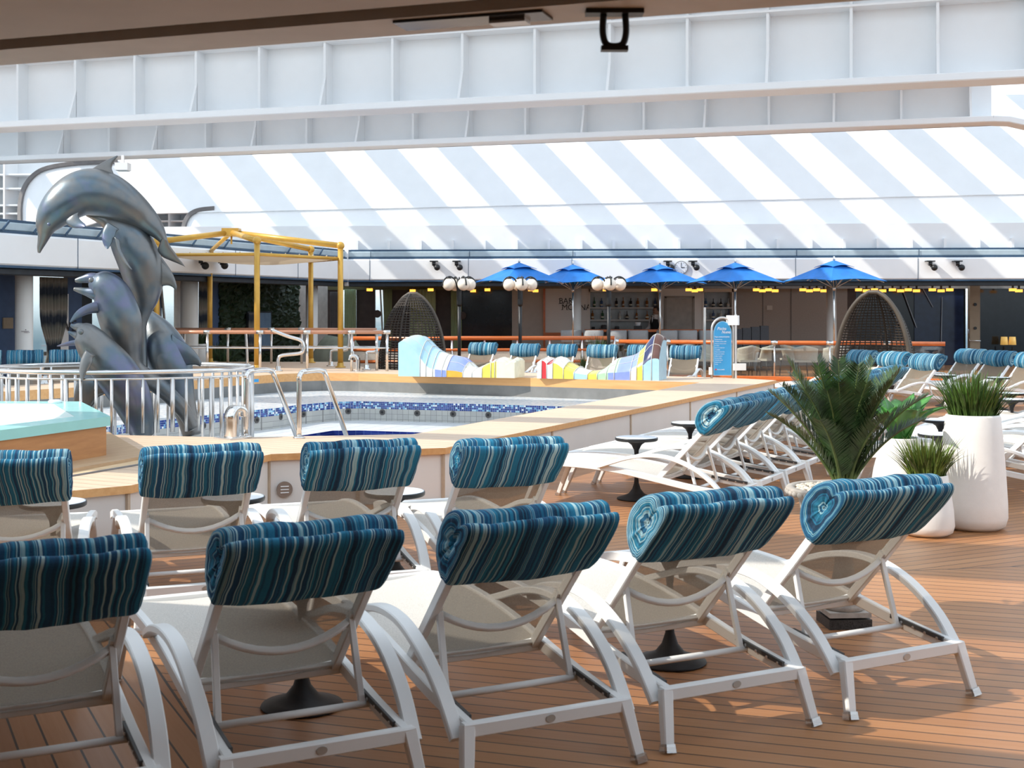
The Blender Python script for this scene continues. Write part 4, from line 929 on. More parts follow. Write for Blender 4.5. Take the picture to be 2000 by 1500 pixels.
# ------------------------------------------------------------------ gold canopy
can = thing('gold_canopy', 'gold pipe canopy frame with slack cream cloth on the stage', 'canopy', (-5.7, 27.4, .46)); co = Vector((-5.7, 27.4, .46))
cor = {'a': L3(502, 25.55), 'c': L3(665, 26.6), 'd': L3(607, 29.0), 'b': L3(410, 29.1), 'e': L3(306, 26.2)}
top = {'a': 470, 'c': 480, 'd': 487, 'b': 492, 'e': 472}
tops = {}
for k, p in cor.items():
    zt = EYE+(606-top[k])*p.y/2500; tops[k] = Vector((p.x, p.y, zt))
    f = MB(); f.tube([p-co, tops[k]-co], .058, 14); ps = f.build('post', GOLD, can)
    f = MB(); f.lathe([(.11, 0), (.11, .02), (.07, .03), (.066, .1)], 16, p-co); f.build('foot', GOLD, ps)
    f = MB(); f.ball(tops[k]-co, .085, 12); f.build('joint', GOLD, ps)
hub = D(452, 454, 27.4)
for k in 'acebd':
    f = MB(); f.tube([hub-co, tops[k]-co], .06 if k != 'b' else .045, 12); f.build('rafter', GOLD, can)
f = MB(); f.box(hub-co, (.36, .3, .17)); f.tube([hub-co+Vector((0, 0, -.08)), hub-co+Vector((0, 0, -.25))], .02, 8); f.build('hub', GOLD, can)
ring_ = [tops[k]-Vector((0, 0, .27 if k != 'b' else .12)) for k in 'acdbe']
f = MB(); f.tube([p-co for p in ring_], .035, 10, closed=True); f.build('ring_pipe', GOLD, can)
cl = MB(); cen = sum(ring_, Vector())/5; rows = []; N = 60
def edgept(u):
    u = (u % 1)*5; i = int(u); return ring_[i].lerp(ring_[(i+1) % 5], u-i)
for j in range(7):
    k = j/6; rows.append([cen.lerp(edgept(i/N), .03+k*.95)-co+Vector((0, 0, -.16*(1-k**1.6)+.012*math.sin(i*1.9)*k)) for i in range(N)])
cl.loft(rows, 0, True, False); cl.build('canopy_cloth', slingmat('thin_cream_canvas', (.75, .66, .52), .02), can, fix=False)
lc = MB()
for i in range(30): p = edgept(i/30)-co; lc.tube([p+Vector((0, 0, .05)), p.lerp(cen-co, .05)+Vector((0, 0, -.03))], .012, 5)
lc.build('lacing', CREAM, can)
# ------------------------------------------------------------------ wicker egg chairs
def egg(px, d, topy, w, face, label):
    h = EYE+(606-topy)*d/2500; p = D(px, 606, d)
    t = thing('egg_chair', label, 'egg chair', (p.x, p.y, 0), face, 'wicker egg chairs')
    def rad(z):
        u = z/h; return w/2*max(.03, (1-((u-.22)/.785)**2)**.58 if u > .22 else 1-.10*((.22-u)/.22)**2)
    A0, A1 = R(-95), R(95); m = MB(); NZ = 34
    def pt(a, z): r = rad(z); return Vector((r*math.sin(a), .95*r*math.cos(a)-.15, z))    # opening faces local -y
    for i in range(NZ):
        z = .12+(h-.16)*i/NZ; m.tube([pt(A0+(A1-A0)*j/22, z) for j in range(23)], .013, 5, (0, 0, 1))
    for j in range(1, 22):
        a = A0+(A1-A0)*j/22; m.tube([pt(a, .1+(h-.12)*i/20) for i in range(21)], .03 if j == 11 else .012, 5, (1, .3, 0))
    m.build('woven_shell', WICKER, t)
    m = MB(); m.tube([pt(A0, .06+(h-.07)*i/24) for i in range(25)]+[pt(A1, h-.01-(h-.07)*i/24) for i in range(25)], .046, 10, (0, 1, 0)); m.build('hoop', mat('wicker_wrapped_hoop', (.075, .06, .046), .5, bump=.4, bscale=40) if 'wicker_wrapped_hoop' not in bpy.data.materials else bpy.data.materials['wicker_wrapped_hoop'], t)
    m = MB(); m.lathe([(w*.36, 0), (w*.44, .04), (w*.44, .34), (w*.40, .38)], 28, (0, .05, 0), sy=.85); m.build('seat_base', WICKER, t)
    m = MB(); m.lathe([(.01, .37), (w*.38, .38), (w*.41, .43), (w*.37, .5), (.01, .52)], 28, (0, .05, 0), sy=.8); m.build('seat_cushion', CREAM, t)
egg(800, 27.4, 573, 1.46, R(160), 'dark woven egg chair left of the left lamp post')
egg(1712, 25.5, 570, 1.55, R(-38), 'dark woven egg chair behind the palm, near the right edge')
# ------------------------------------------------------------------ blue parasols
UM = []
def parasol(px, d, label, s=.86):
    p = D(px, 606, d)
    if UM: return dup(UM[0], (p.x, p.y, 0), R(28), label)
    t = thing('blue_parasol', label, 'parasol', (p.x, p.y, 0), R(28), 'blue parasols'); UM.append(t)
    ze, za = 2.33, 2.80
    f = MB(); f.tube([(0, 0, .05), (0, 0, za+.06)], .024, 10); f.build('pole', STEEL, t)
    f = MB(); f.lathe([(.28, 0), (.28, .05), (.06, .08), (.05, .2)], 24); f.build('base', BASEB, t)
    def cover(s0, s1, z0, z1, sag):
        m = MB(); rows = []; N = 40
        for k in range(9):
            q = k/8; r = s0+(s1-s0)*q; row = []
            for i in range(N):
                side, u = divmod(i, 10); u = u/10*2-1; x, y = ((u, -1), (1, u), (-u, 1), (-1, -u))[side]
                z = z0+(z1-z0)*q - sag*(1-abs(u))*math.sin(math.pi*q)*.6 + .05*(1-u*u)*q*(1 if z1 < z0 else 0)
                row.append(Vector((x*r, y*r, z)))
            rows.append(row)
        m.loft(rows, 0, False, False); return m
    c = cover(.16, s, za-.07, ze, .05); o = c.build('canopy', BLUEC, t, fix=False); sm = o.modifiers.new('t', 'SOLIDIFY'); sm.thickness = .008
    c = cover(.02, .33, za+.03, za-.13, .03); v = c.build('vent_cap', BLUEC, t, fix=False); sm = v.modifiers.new('t', 'SOLIDIFY'); sm.thickness = .008
    for i in range(8):
        a = R(45*i); rr = s*(1.38 if i % 2 else 1.0); z1 = ze+(.0 if i % 2 else .045)
        f = MB(); f.tube([(0, 0, za-.1), (math.cos(a)*rr*.97, math.sin(a)*rr*.97, z1-.02)], .011, 6); rb = f.build('rib', STEELB, t)
        f = MB(); f.tube([(0, 0, ze-.16), (math.cos(a)*rr*.5, math.sin(a)*rr*.5, (za+z1)/2-.075)], .010, 6); f.build('strut', STEELB, rb)
    f = MB(); f.lathe([(.04, ze-.2), (.04, ze-.12)], 14); f.build('runner', STEELB, t)
    f = MB(); f.lathe([(.025, za+.05), (.03, za+.07), (.02, za+.1), (.026, za+.12), (.004, za+.15)], 14); f.build('finial', STEEL, t)
for px, d, lab in ((1014, 32.0, 'blue parasol above the middle lamp post'), (1119, 33.4, 'blue parasol in front of the lettered bar panel'), (1289, 33.2, 'blue parasol left of the wall clock, before the bartender'),
                   (1436, 32.0, 'blue parasol right of the wall clock, behind the blue sign'), (1629, 30.6, 'blue parasol farthest right, beside the round column')): parasol(px, d, lab)
# ------------------------------------------------------------------ globe lamp posts
LP = []
def lamp(px, d, rz, label):
    p = D(px, 606, d)
    if LP: return dup(LP[0], (p.x, p.y, 0), rz, label)
    t = thing('globe_lamp_post', label, 'lamp post', (p.x, p.y, 0), rz, 'globe lamp posts'); LP.append(t)
    f = MB(); f.tube([(0, 0, 0), (0, 0, 2.0)], .04, 12); f.lathe([(.16, 0), (.16, .03), (.07, .1), (.045, .2)], 16); f.lathe([(.055, 1.75), (.06, 1.8), (.06, 2.12), (.04, 2.2), (.03, 2.36), (.006, 2.42)], 12); f.build('pole', BLACK, t)
    for i in range(4):
        a = R(90*i); c, s_ = math.cos(a), math.sin(a)
        f = MB(); f.tube(catmull([(c*.03, s_*.03, 1.95), (c*.06, s_*.06, 2.2), (c*.12, s_*.12, 2.36), (c*.24, s_*.24, 2.42), (c*.36, s_*.36, 2.36), (c*.42, s_*.42, 2.22)], 5), .018, 8); f.tube([(c*.26, s_*.26, 2.415), (c*.26, s_*.26, 2.37)], .05, 10); ar = f.build('arm', BLACK, t)
        f = MB(); f.ball((c*.26, s_*.26, 2.24), .142, 18); f.build('globe', GLOBE, ar)
lamp(897, 29.4, R(25), 'black post of opal globes right of the left egg chair')
lamp(1016, 29.6, R(8), 'black post of opal globes under the leftmost blue parasol')
lamp(1189, 29.4, R(3), 'black post of opal globes between the second and third parasols')
# ------------------------------------------------------------------ spot lamps and clock on the fascia
SPT = []
for px, lab in ((848, 'left one of the black spot lamps left of the parasols'), (892, 'right one of the black spot lamps left of the parasols'), (1303, 'black spot lamp just left of the wall clock'), (1352, 'black spot lamp just right of the wall clock'),
                (1814, 'left one of the black spot lamps on the right of the fascia'), (1867, 'right one of the black spot lamps on the right of the fascia')):
    q = FP(px, -.02); p = D(px, 512, q.y)
    if SPT: dup(SPT[0], p, 0, lab); continue
    t = thing('spot_lamp', lab, 'spot lamp', p, 0, 'spot lamps on the fascia'); SPT.append(t)
    f = MB(); f.box((0, -.1, .02), (.22, .2, .03)); f.build('bracket', BLACK, t)
    f = MB(); f.tube([(0, -.14, .0), (0, -.14, -.1)], .05, 10); f.tube([(0, -.14, -.1), (.07, -.17, -.13)], .035, 8); f.build('arm', BLACK, t)
    f = MB(); f.ball((.09, -.18, -.15), .085, 14); f.build('lamp_head', BLACK, t)
for px, lab in ((385, 'left one of the dark spot lamps above the gold canopy posts'), (423, 'right one of the dark spot lamps above the gold canopy posts')):
    q = LW(px, -.02); dup(SPT[0], (q.x, q.y, EYE+(606-506)*q.y/2500), math.atan2(LD.y, LD.x)-R(20), lab)
ck = thing('wall_clock', 'round white wall clock between two black spot lamps', 'clock', D(1330, 523, FP(1330).y-.01))
f = MB(); f.tube([(0, 0, 0), (0, -.05, 0)], .185, 36); f.build('case', mat('grey_clock_case', (.3, .3, .3), .4), ck)
f = MB(); f.tube([(0, -.045, 0), (0, -.055, 0)], .16, 36); f.build('dial', PUREW, ck)
for ang, ln, w in ((90, .13, .014), (5, .09, .02)):
    f = MB(); f.beam((0, -.06, 0), (math.cos(R(ang))*ln, -.06, math.sin(R(ang))*ln), w, .006, (0, 1, 0)); f.build('hand', INK, ck)
f = MB()
for k in range(12): a = R(30*k); f.box((math.cos(a)*.135, -.057, math.sin(a)*.135), (.014, .004, .014))
f.build('hour_mark', INK, ck)
# amber downlights in the walkway ceiling
DL = []
groups = (((722, 806), 'amber downlight over the pale green curtains'), ((841, 924, 952), 'amber downlight between the left egg chair and the middle lamp'), ((1037, 1046, 1183), 'amber downlight near the bar panel'), ((1278,), 'amber downlight above the bartender'),
          ((1345, 1357, 1367), 'amber downlight above the narrow niche'), ((1477, 1489, 1501, 1514), 'amber downlight in the row left of the rightmost parasol'), ((1568, 1581, 1595, 1609), 'amber downlight in the row behind the rightmost parasol pole'),
          ((1677, 1692, 1708, 1724), 'amber downlight in the row above the right egg chair'), ((1743, 1759, 1774, 1790), 'amber downlight in the row right of the right egg chair'), ((1821, 1838, 1855), 'amber downlight in the row left of the tan post'), ((1978, 1990), 'amber downlight above the dark lounge'))
for pxs, lab in groups:
    gname = lab.replace('amber downlight', 'downlights'); base_lab = lab
    for i, px in enumerate(pxs):
        lab = base_lab.replace('amber downlight', 'amber downlight %s from left' % num[i]) if len(pxs) > 1 else base_lab
        p = D(px, 566+(i % 2)*2, 37.2+.3*(i % 2))
        if DL: dup(DL[0], p, 0, lab, gname); continue
        f = MB(); f.box((0, 0, 0), (.16, .16, .08)); o = f.build('amber_downlight', AMBER, None, p); tag(o, lab, 'ceiling light', gname); DL.append(o)
        g = MB(); g.box((0, 0, .1), (.05, .05, .14)); g.build('stem', BLACK, o)
# ------------------------------------------------------------------ bar counter, stools, bartender
bx0, bx1 = fx(1142, 36.6), fx(1402, 36.6)
bar = thing('bar_counter', 'long bar counter with orange wood top and dark slatted front', 'bar counter', ((bx0+bx1)/2, 36.6, 0)); bw = bx1-bx0
f = MB(); f.box((0, 0, 1.07), (bw, .7, .07)); f.build('counter_top', ORANGE, bar)
f = MB(); f.box((0, .05, .52), (bw-.1, .5, 1.03)); f.build('carcass', BROWNW, bar)
f = MB()
for i in range(int(bw/.07)): f.box((-bw/2+.06+i*.07, -.215, .55), (.03, .03, .95))
f.build('slat_front', BROWNW, bar)
ST = []
for px, lab in ((1117, 'grey bar stool leftmost, seen from its side'), (1159, 'grey bar stool second from left, behind the leafy planter'), (1205, 'grey bar stool behind the right lamp post'), (1246, 'grey bar stool in the middle of the counter'),
                (1304, 'grey bar stool right of the parasol pole in front of the bartender'), (1342, 'grey bar stool under the service door'), (1385, 'grey bar stool half behind the blue sign')):
    d = 35.3; p = D(px, 606, d); rz = R(60) if px == 1117 else R(random.uniform(-8, 8))
    if ST: dup(ST[0], (p.x, p.y, 0), rz, lab); continue
    t = thing('bar_stool', lab, 'bar stool', (p.x, p.y, 0), rz, 'bar stools'); ST.append(t)
    f = MB(); f.sweep(catmull([(-.24, .2, .93), (-.25, .05, .93), (-.2, -.16, .93), (0, -.2, .93), (.2, -.16, .93), (.25, .05, .93), (.24, .2, .93)], 5), .07, .34, (0, 0, 1), 0, True, .7); f.build('backrest', STOOLG, t)
    f = MB(); f.lathe([(.02, .68), (.22, .69), (.235, .73), (.2, .79), (.02, .8)], 20); f.build('seat', STOOLG, t)
    for sx in (-1, 1):
        for sy in (-1, 1): f = MB(); f.tube([(sx*.15, sy*.14, .7), (sx*.22, sy*.2, 0)], .014, 8); f.build('leg', BLACK, t)
    f = MB(); f.tube([(.2, .18, .25), (-.2, .18, .25), (-.2, -.18, .25), (.2, -.18, .25)], .01, 6, closed=True); f.build('foot_rest', BLACK, t)
sf = thing('banquette_sofa', 'charcoal upholstered banquette with tall channelled back right of the blue sign', 'sofa', (*D(1468, 606, 35.5).to_2d(), 0), R(4))
f = MB()
for k in range(4): f.box((-.3+.25*k-.1, .0, .72+.03*k), (.23, .16, .82))
f.build('backrest', SOFAG, sf); f = MB(); f.box((0, -.3, .4), (1.1, .6, .16)); f.build('seat', SOFAG, sf); f = MB(); f.box((0, -.28, .16), (1.05, .5, .32)); f.build('plinth', BLACK, sf)
for px, lab, h, r in ((1160, 'black blender jug base on the back counter', .2, .09), (1181, 'dark coffee machine on the back counter', .26, .14), (1207, 'grey glassware stack on the back counter', .22, .12)):
    p = D(px, 606, 38.35); f = MB(); f.box((0, 0, h*.3), (r*2, .2, h*.6)); f.lathe([(r*.5, h*.6), (r*.6, h*.8), (r*.5, h)], 12); tag(f.build('bar_appliance', SOFAG if px != 1160 else BLACK, None, (p.x, BY+.16, .95)), lab, 'bar appliance')
p = D(1246, 606, 36.75); t = thing('napkin_caddy', 'dark caddy holding white cups on the bar counter', 'caddy', (p.x, p.y, 1.105))
f = MB(); f.box((0, 0, .05), (.22, .16, .1)); f.build('caddy_box', BLACK, t); f = MB(); f.lathe([(.06, .1), (.085, .2), (.08, .2)], 16); f.build('white_cup', PUREW, t)
# bartender
bp = D(1281, 606, 37.55); per = thing('person', 'bartender in white shirt, black vest and tie behind the counter, head turned left', 'person', (bp.x, bp.y, 0), R(-58))
SKIN = mat('brown_skin', (.30, .16, .10), .5, 0, .08); HAIR = mat('dark_hair', (.012, .009, .008), .6); SHIRT = mat('white_shirt', (.72, .73, .75), .8, 0, .04); VEST = mat('black_vest', (.012, .012, .014), .8); TROU = mat('black_trousers', (.014, .014, .016), .8)
me = bpy.data.meshes.new('body')
J = [((0, 0, .93), .15), ((0, 0, 1.12), .135), ((0, .01, 1.32), .155), ((0, .01, 1.45), .075), ((0, 0, 1.53), .055), ((0, -.02, 1.62), .085), ((0, -.015, 1.71), .075),
     ((.18, .01, 1.41), .062), ((.26, -.02, 1.16), .046), ((.27, -.16, .98), .034), ((.26, -.24, .96), .03), ((-.18, .01, 1.41), .062), ((-.25, -.03, 1.16), .046), ((-.22, -.2, 1.05), .034), ((-.2, -.27, 1.06), .03),
     ((.1, 0, .85), .09), ((.11, -.01, .5), .062), ((.11, .02, .1), .045), ((.11, -.1, .04), .04), ((-.1, 0, .85), .09), ((-.11, -.01, .5), .062), ((-.11, .02, .1), .045), ((-.11, -.1, .04), .04)]
E_ = [(0, 1), (1, 2), (2, 3), (3, 4), (4, 5), (5, 6), (2, 7), (7, 8), (8, 9), (9, 10), (2, 11), (11, 12), (12, 13), (13, 14), (0, 15), (15, 16), (16, 17), (17, 18), (0, 19), (19, 20), (20, 21), (21, 22)]
nv = len(J); fing = []
for base, sx in ((10, 1), (14, -1)):       # five fingers on each hand, curled
    for k in range(5):
        b0 = Vector(J[base][0]); off = Vector(((k-2)*.017, -.03 if k else -.0, 0)); 
        tip1 = b0+off+Vector(((k-2)*.004, -.035, -.006)); tip2 = tip1+Vector((0, -.022, -.02))
        if k == 0: tip1 = b0+Vector((-sx*.04, -.02, 0)); tip2 = tip1+Vector((-sx*.008, -.028, -.008))
        i = len(J); J += [(tuple(tip1), .0095), (tuple(tip2), .008)]; E_ += [(base, i), (i, i+1)]
me.from_pydata([j[0] for j in J], E_, []); me.skin_vertices.new(name='') if hasattr(me.skin_vertices, 'new') else None
bo = bpy.data.objects.new('body', me); COL.objects.link(bo); bo.parent = per; me.materials.append(SKIN)
md = bo.modifiers.new('skin', 'SKIN'); md.use_smooth_shade = True; md.use_x_symmetry = False
if not me.skin_vertices: 
    bm = bmesh.new(); bm.from_mesh(me); bm.verts.layers.skin.verify(); bm.to_mesh(me); bm.free()
for i, (c, r) in enumerate(J): me.skin_vertices[0].data[i].radius = (r, r*(.8 if i < 3 else 1)); me.skin_vertices[0].data[i].use_root = (i == 0)
bo.modifiers.new('sub', 'SUBSURF').levels = 1
def part(name, m, rings, mt, par=per): f = MB(); f.loft(rings); return f.build(name, mt, par)
def oval(c, a, b, n=16, tilt=0): return [Vector((c[0]+a*math.cos(2*math.pi*i/n), c[1]+b*math.sin(2*math.pi*i/n), c[2])) for i in range(n)]
part('shirt', None, [oval((0, 0, z), a, b) for z, a, b in ((.92, .17, .13), (1.1, .16, .125), (1.3, .19, .14), (1.41, .19, .12), (1.46, .12, .085), (1.5, .068, .068), (1.525, .066, .066))], SHIRT)
for sx in (-1, 1):
    k = [J[7], J[8], J[9]] if sx > 0 else [J[11], J[12], J[13]]
    f = MB(); f.tube(catmull([Vector(k[0][0])-Vector((sx*.06, 0, -.02)), Vector(k[0][0]), Vector(k[1][0]), Vector(k[2][0])], 5), [.075]*3+[.072]*5+[.06]*5+[.05]*3, 12, (0, 1, 0)); f.build('sleeve', SHIRT, per)
    f = MB(); k = 15 if sx > 0 else 19; f.tube([Vector(J[k][0])+Vector((0, 0, .12)), J[k][0], J[k+1][0], J[k+2][0]], [.11, .105, .085, .08], 12, (0, 1, 0)); f.build('trouser_leg', TROU, per)
part('vest', None, [oval((0, .006, z), a, b) for z, a, b in ((.95, .185, .148), (1.1, .175, .142), (1.28, .203, .157), (1.38, .196, .142), (1.44, .14, .108))], VEST)
f = MB(); f.add([(-.055, -.13, 1.46), (.055, -.13, 1.46), (.0, -.166, 1.22)], [(0, 1, 2)]); f.box((0, -.15, 1.38), (.06, .02, .1)); f.build('shirt_front', SHIRT, per)
f = MB(); f.add([(-.012, -.165, 1.46), (.012, -.165, 1.46), (.024, -.17, 1.2), (0, -.17, 1.16), (-.024, -.17, 1.2)], [(0, 1, 2, 3, 4)]); f.box((0, -.16, 1.47), (.03, .02, .03)); f.build('tie', VEST, per)
hd = thing('head_tmp', '', ''); 
f = MB(); f.ball((0, 0, 1.635), .098, 18, sc=(.8, .98, 1.2)); f.ball((0, -.096, 1.62), .018, 8, sc=(.8, 1, 1.4)); f.box((0, -.088, 1.575), (.045, .014, .012)); f.ball((.078, .0, 1.63), .024, 8, sc=(.4, .8, 1.2)); f.ball((-.078, .0, 1.63), .024, 8, sc=(.4, .8, 1.2)); f.ball((0, -.07, 1.55), .032, 8)
fo = f.build('face', SKIN, per)
bpy.data.objects.remove(hd)
f = MB()
for sx in (-1, 1): f.ball((sx*.032, -.083, 1.645), .011, 8)
f.build('eye', mat('dark_eye', (.02, .015, .012), .2), per)
f = MB(); f.ball((0, .014, 1.672), .103, 16, sc=(.84, .98, 1.0)); f.build('hair', HAIR, per)
# cut the hair away from the face
hm = bpy.data.objects['hair'].data; bm = bmesh.new(); bm.from_mesh(hm); bmesh.ops.delete(bm, geom=[v for v in bm.verts if (v.co.y < -.045 and v.co.z < 1.70) or v.co.z < 1.60], context='VERTS'); bm.to_mesh(hm); bm.free()
# ------------------------------------------------------------------ planters
def pot(t, prof, soil_z, soil_r):
    f = MB(); f.lathe(prof, 48); f.build('pot', POT, t); f = MB(); f.lathe([(.001, soil_z-.02), (soil_r, soil_z-.02), (soil_r, soil_z), (.001, soil_z+.01)], 24); f.build('soil', SOIL, t)
def grass(t, n, r0, z0, h, spread, m, seed, w=.011):
    rnd = random.Random(seed); f = MB()
    for i in range(n):
        a = rnd.uniform(0, 2*math.pi); r = r0*math.sqrt(rnd.random()); L = h*rnd.uniform(.6, 1.05); lean = spread*(r/r0)**1.2*rnd.uniform(.35, 1.1); a2 = a+rnd.uniform(-.5, .5)
        b = Vector((r*math.cos(a), r*math.sin(a), z0)); o = Vector((math.cos(a2), math.sin(a2), 0)); sd = Vector((-o.y, o.x, 0)); tw = rnd.uniform(-1, 1); sd = (sd+o*tw).normalized(); vs = []
        K = 5; droop = rnd.random()**3*.35*(lean/spread if spread else 0)
        for k in range(K+1):
            q = k/K; c = b+o*(lean*q**1.7)+Vector((0, 0, L*(q-droop*q**3))); ww = w*(1-q**1.8)*.5+.0006; vs += [c-sd*ww, c+sd*ww]
        f.add(vs, [(2*k, 2*k+1, 2*k+3, 2*k+2) for k in range(K)], 0, True)
    return f.build('grass_tuft', m, t, fix=False)
TALL = [(.01, 0), (.19, 0), (.235, .03), (.252, .09), (.25, .2), (.235, .45), (.215, .7), (.2, .845), (.196, .858), (.186, .862), (.180, .85), (.178, .78)]
SMALL = [(r, z*.93) for r, z in [(.01, 0), (.14, 0), (.185, .03), (.198, .08), (.19, .2), (.165, .38), (.15, .47), (.146, .478), (.138, .478), (.134, .46), (.13, .42)]]
MIDP = [(.01, 0), (.17, 0), (.22, .03), (.237, .09), (.23, .22), (.2, .42), (.15, .61), (.142, .655), (.138, .663), (.13, .66), (.127, .64), (.127, .58)]
a = P(1919, 1040); t = thing('tall_planter', 'tallest white tapered planter with dark green ornamental grass at the right edge', 'planter', (a.x, a.y+.2, 0)); pot(t, TALL, .80, .178); grass(t, 520, .155, .79, .40, .25, GRASS, 5, .014)
a = P(1824, 1052); t = thing('small_planter', 'smallest white planter with yellow-green grass, before the tallest planter', 'planter', (a.x, a.y+.16, 0)); pot(t, SMALL, .40, .128); grass(t, 460, .118, .39, .33, .21, mat('yellow_green_grass', (.10, .15, .025), .55, 0, .75, 9), 8, .013)
a = D(1758, 606, 9.95); t = thing('agave_planter', 'white planter holding a broad-leaved green agave beside the palm', 'planter', (a.x, a.y, 0)); pot(t, MIDP, .6, .127)
def agave(t, n, z0, L, seed, wid=.085):
    rnd = random.Random(seed)
    for i in range(n):
        a = i*2.4+rnd.uniform(-.2, .2); tilt = .25+1.0*(i/n); l = L*rnd.uniform(.8, 1.05)*(.8+.25*i/n); o = Vector((math.cos(a), math.sin(a), 0)); sd = Vector((-o.y, o.x, 0)); rows = []
        for k in range(11):
            q = k/10; ang = tilt*(.35+.65*q**1.3); c = Vector((0, 0, z0))+o*(l*math.sin(ang)*q+.02)+Vector((0, 0, l*math.cos(ang*.8)*q)); w = wid*(.45+1.35*math.sin(math.pi*min(1, q*.78+.1)))*(1-q**4)*.5; up = Vector((0, 0, 1))*math.sin(tilt)-o*math.cos(tilt)*.6; cup = .35*w
            rows.append([c+sd*(w*x)+up*(cup*x*x)-up*(e) for x, e in ((-1, 0), (-.5, 0), (0, 0), (.5, 0), (1, 0), (.5, .006*(1-q)), (0, .012*(1-q)), (-.5, .006*(1-q)))])
        f = MB(); f.loft(rows); f.build('leaf', AGAVE, t)
agave(t, 16, .6, .50, 3, .125)
# palm in a stone urn
a = D(1648, 606, 6.72); urn = thing('palm_urn', 'cycad palm in a weathered stone urn on a dark granite plinth', 'potted palm', (a.x, a.y, 0))
f = MB(); f.box((0, 0, .025), (.225, .225, .05), R(4)); f.build('plinth', GRANITE, urn)
f = MB(); f.box((0, 0, .073), (.22, .22, .026), R(4)); f.lathe([(.095, .08), (.108, .095), (.108, .115), (.095, .128), (.1, .135), (.096, .15), (.07, .2), (.05, .3), (.045, .36), (.06, .39), (.065, .41), (.1, .44), (.17, .5), (.215, .57), (.228, .63), (.235, .66), (.27, .685), (.293, .70), (.30, .712), (.292, .722), (.262, .722), (.252, .712), (.25, .69)], 48); f.build('urn', STONE, urn)
f = MB()
for i in range(40):
    q = 2*math.pi*i/40; f.ball((.285*math.cos(q), .285*math.sin(q), .697), .021, 8, sc=(1, 1, .8))
f.build('egg_moulding', STONE, urn)
rnd = random.Random(4); f = MB(); f.lathe([(.01, .70), (.25, .70)], 24)
for i in range(420):
    q = rnd.uniform(0, 6.28); r = .24*math.sqrt(rnd.random()); f.ball((r*math.cos(q), r*math.sin(q), .705+rnd.uniform(0, .012)), rnd.uniform(.009, .016), 5, sc=(1.2, 1, .7))
o = f.build('pebbles', PEBBLE, urn); o['kind'] = 'stuff'
f = MB(); f.lathe([(.05, .66), (.055, .70), (.04, .74), (.015, .76)], 14); f.build('trunk', mat('cycad_trunk', (.10, .075, .04), .9, 0, .4, 30, .5, 40), urn)
def frond(t, az, lean, L, droop, seed, z0=.70):
    rnd = random.Random(seed); o = Vector((math.cos(az), math.sin(az), 0)); pts = []; K = 16
    for k in range(K+1):
        q = k/K; ang = lean*(.55+.6*q)+droop*q*q; pts.append((pts[-1]+(o*math.sin(ang)+Vector((0, 0, math.cos(ang))))*(L/K)) if pts else Vector((0, 0, z0))+o*.02)
    f = MB(); f.tube(pts, [.011*(1-.8*k/K) for k in range(K+1)], 6, (o.y, -o.x, .01), m=1)
    fr = f.frames(pts, (o.y, -o.x, .001)); n = 74
    for i in range(n):
        q = .16+.84*i/(n-1); kk = q*K; k0 = min(K-1, int(kk)); p = pts[k0].lerp(pts[k0+1], kk-k0); tg = (pts[k0+1]-pts[k0]).normalized(); sd = Vector((-o.y, o.x, 0)); upv = sd.cross(tg)
        ll = L*.25*(math.sin(math.pi*(.12+.80*q))**.8)*rnd.uniform(.9, 1.08)
        for s in (-1, 1):
            d = (sd*s*.85+tg*.75+upv*(-.30 if upv.z < 0 else .30)+Vector((rnd.uniform(-.07, .07), rnd.uniform(-.07, .07), rnd.uniform(-.05, .05)))).normalized(); w = .0036; wv = tg.cross(d).cross(d).normalized()
            m_ = p+d*ll*.5-Vector((0, 0, .004)); e = p+d*ll-Vector((0, 0, ll*.08))
            f.add([p-wv*w*.6, p+wv*w*.6, m_+wv*w, e, m_-wv*w], [(0, 1, 2, 4), (4, 2, 3)], 0, False)
    return f.build('frond', [PALM, STEM], t, fix=False)
fr_ = [(200, .62, .78, .25), (170, .42, .86, .15), (150, .18, .82, .1), (95, .10, .80, .05), (60, .35, .80, .2), (20, .46, .84, .35), (-10, .72, .76, .35), (0, .95, .66, .3), (-40, .40, .74, .3), (-75, .30, .72, .35), (-110, .38, .74, .3), (-140, .55, .74, .3), (130, .5, .8, .3), (185, .9, .66, .2),
       (215, .28, .80, .15), (45, .62, .78, .3), (10, .22, .82, .12), (-60, .62, .62, .4), (-125, .75, .6, .3), (100, .55, .75, .4), (240, .5, .72, .3), (160, .72, .74, .2), (-20, .42, .80, .2), (290, .18, .78, .1)]
for i, (az, ln, L, dr) in enumerate(fr_): frond(urn, R(az), ln*.88, L*.86, dr*.9, i)
# far planters
def far_planter(px, d, h, r, gh, label, top=None, kind='grass', n=110):
    p = D(px, 606, d); t = thing('white_planter', label, 'planter', (p.x, p.y, 0))
    f = MB(); f.lathe([(.01, 0), (r*.8, 0), (r*1.1, .05), (r*1.05, h*.4), (r*.85, h*.97), (r*.8, h), (r*.72, h*.98), (r*.7, h*.9)], 28); f.build('pot', POT, t)
    if kind == 'grass': grass(t, n, r*.65, h*.9, gh, gh*.6, GRASSD, int(px), .02)
    else: agave(t, 12, h*.9, gh, int(px), .13)
far_planter(1168, 30.4, .62, .2, .52, 'far planter of spiky grass behind the third and fourth far loungers'); far_planter(1183, 28.2, .42, .2, .45, 'far planter with a bright green agave below the right lamp post', kind='agave')
far_planter(1141, 28.6, .3, .16, .38, 'low tuft of grass between the third and fourth far loungers')
far_planter(388, 30.6, .85, .22, .5, 'white planter with spiky grass left of the gold canopy rear post'); far_planter(418, 31.0, .42, .18, .55, 'low white planter with leafy grass beside the gold canopy rear post'); far_planter(437, 30.4, .3, .2, .5, 'low dark grass planter before the living wall')
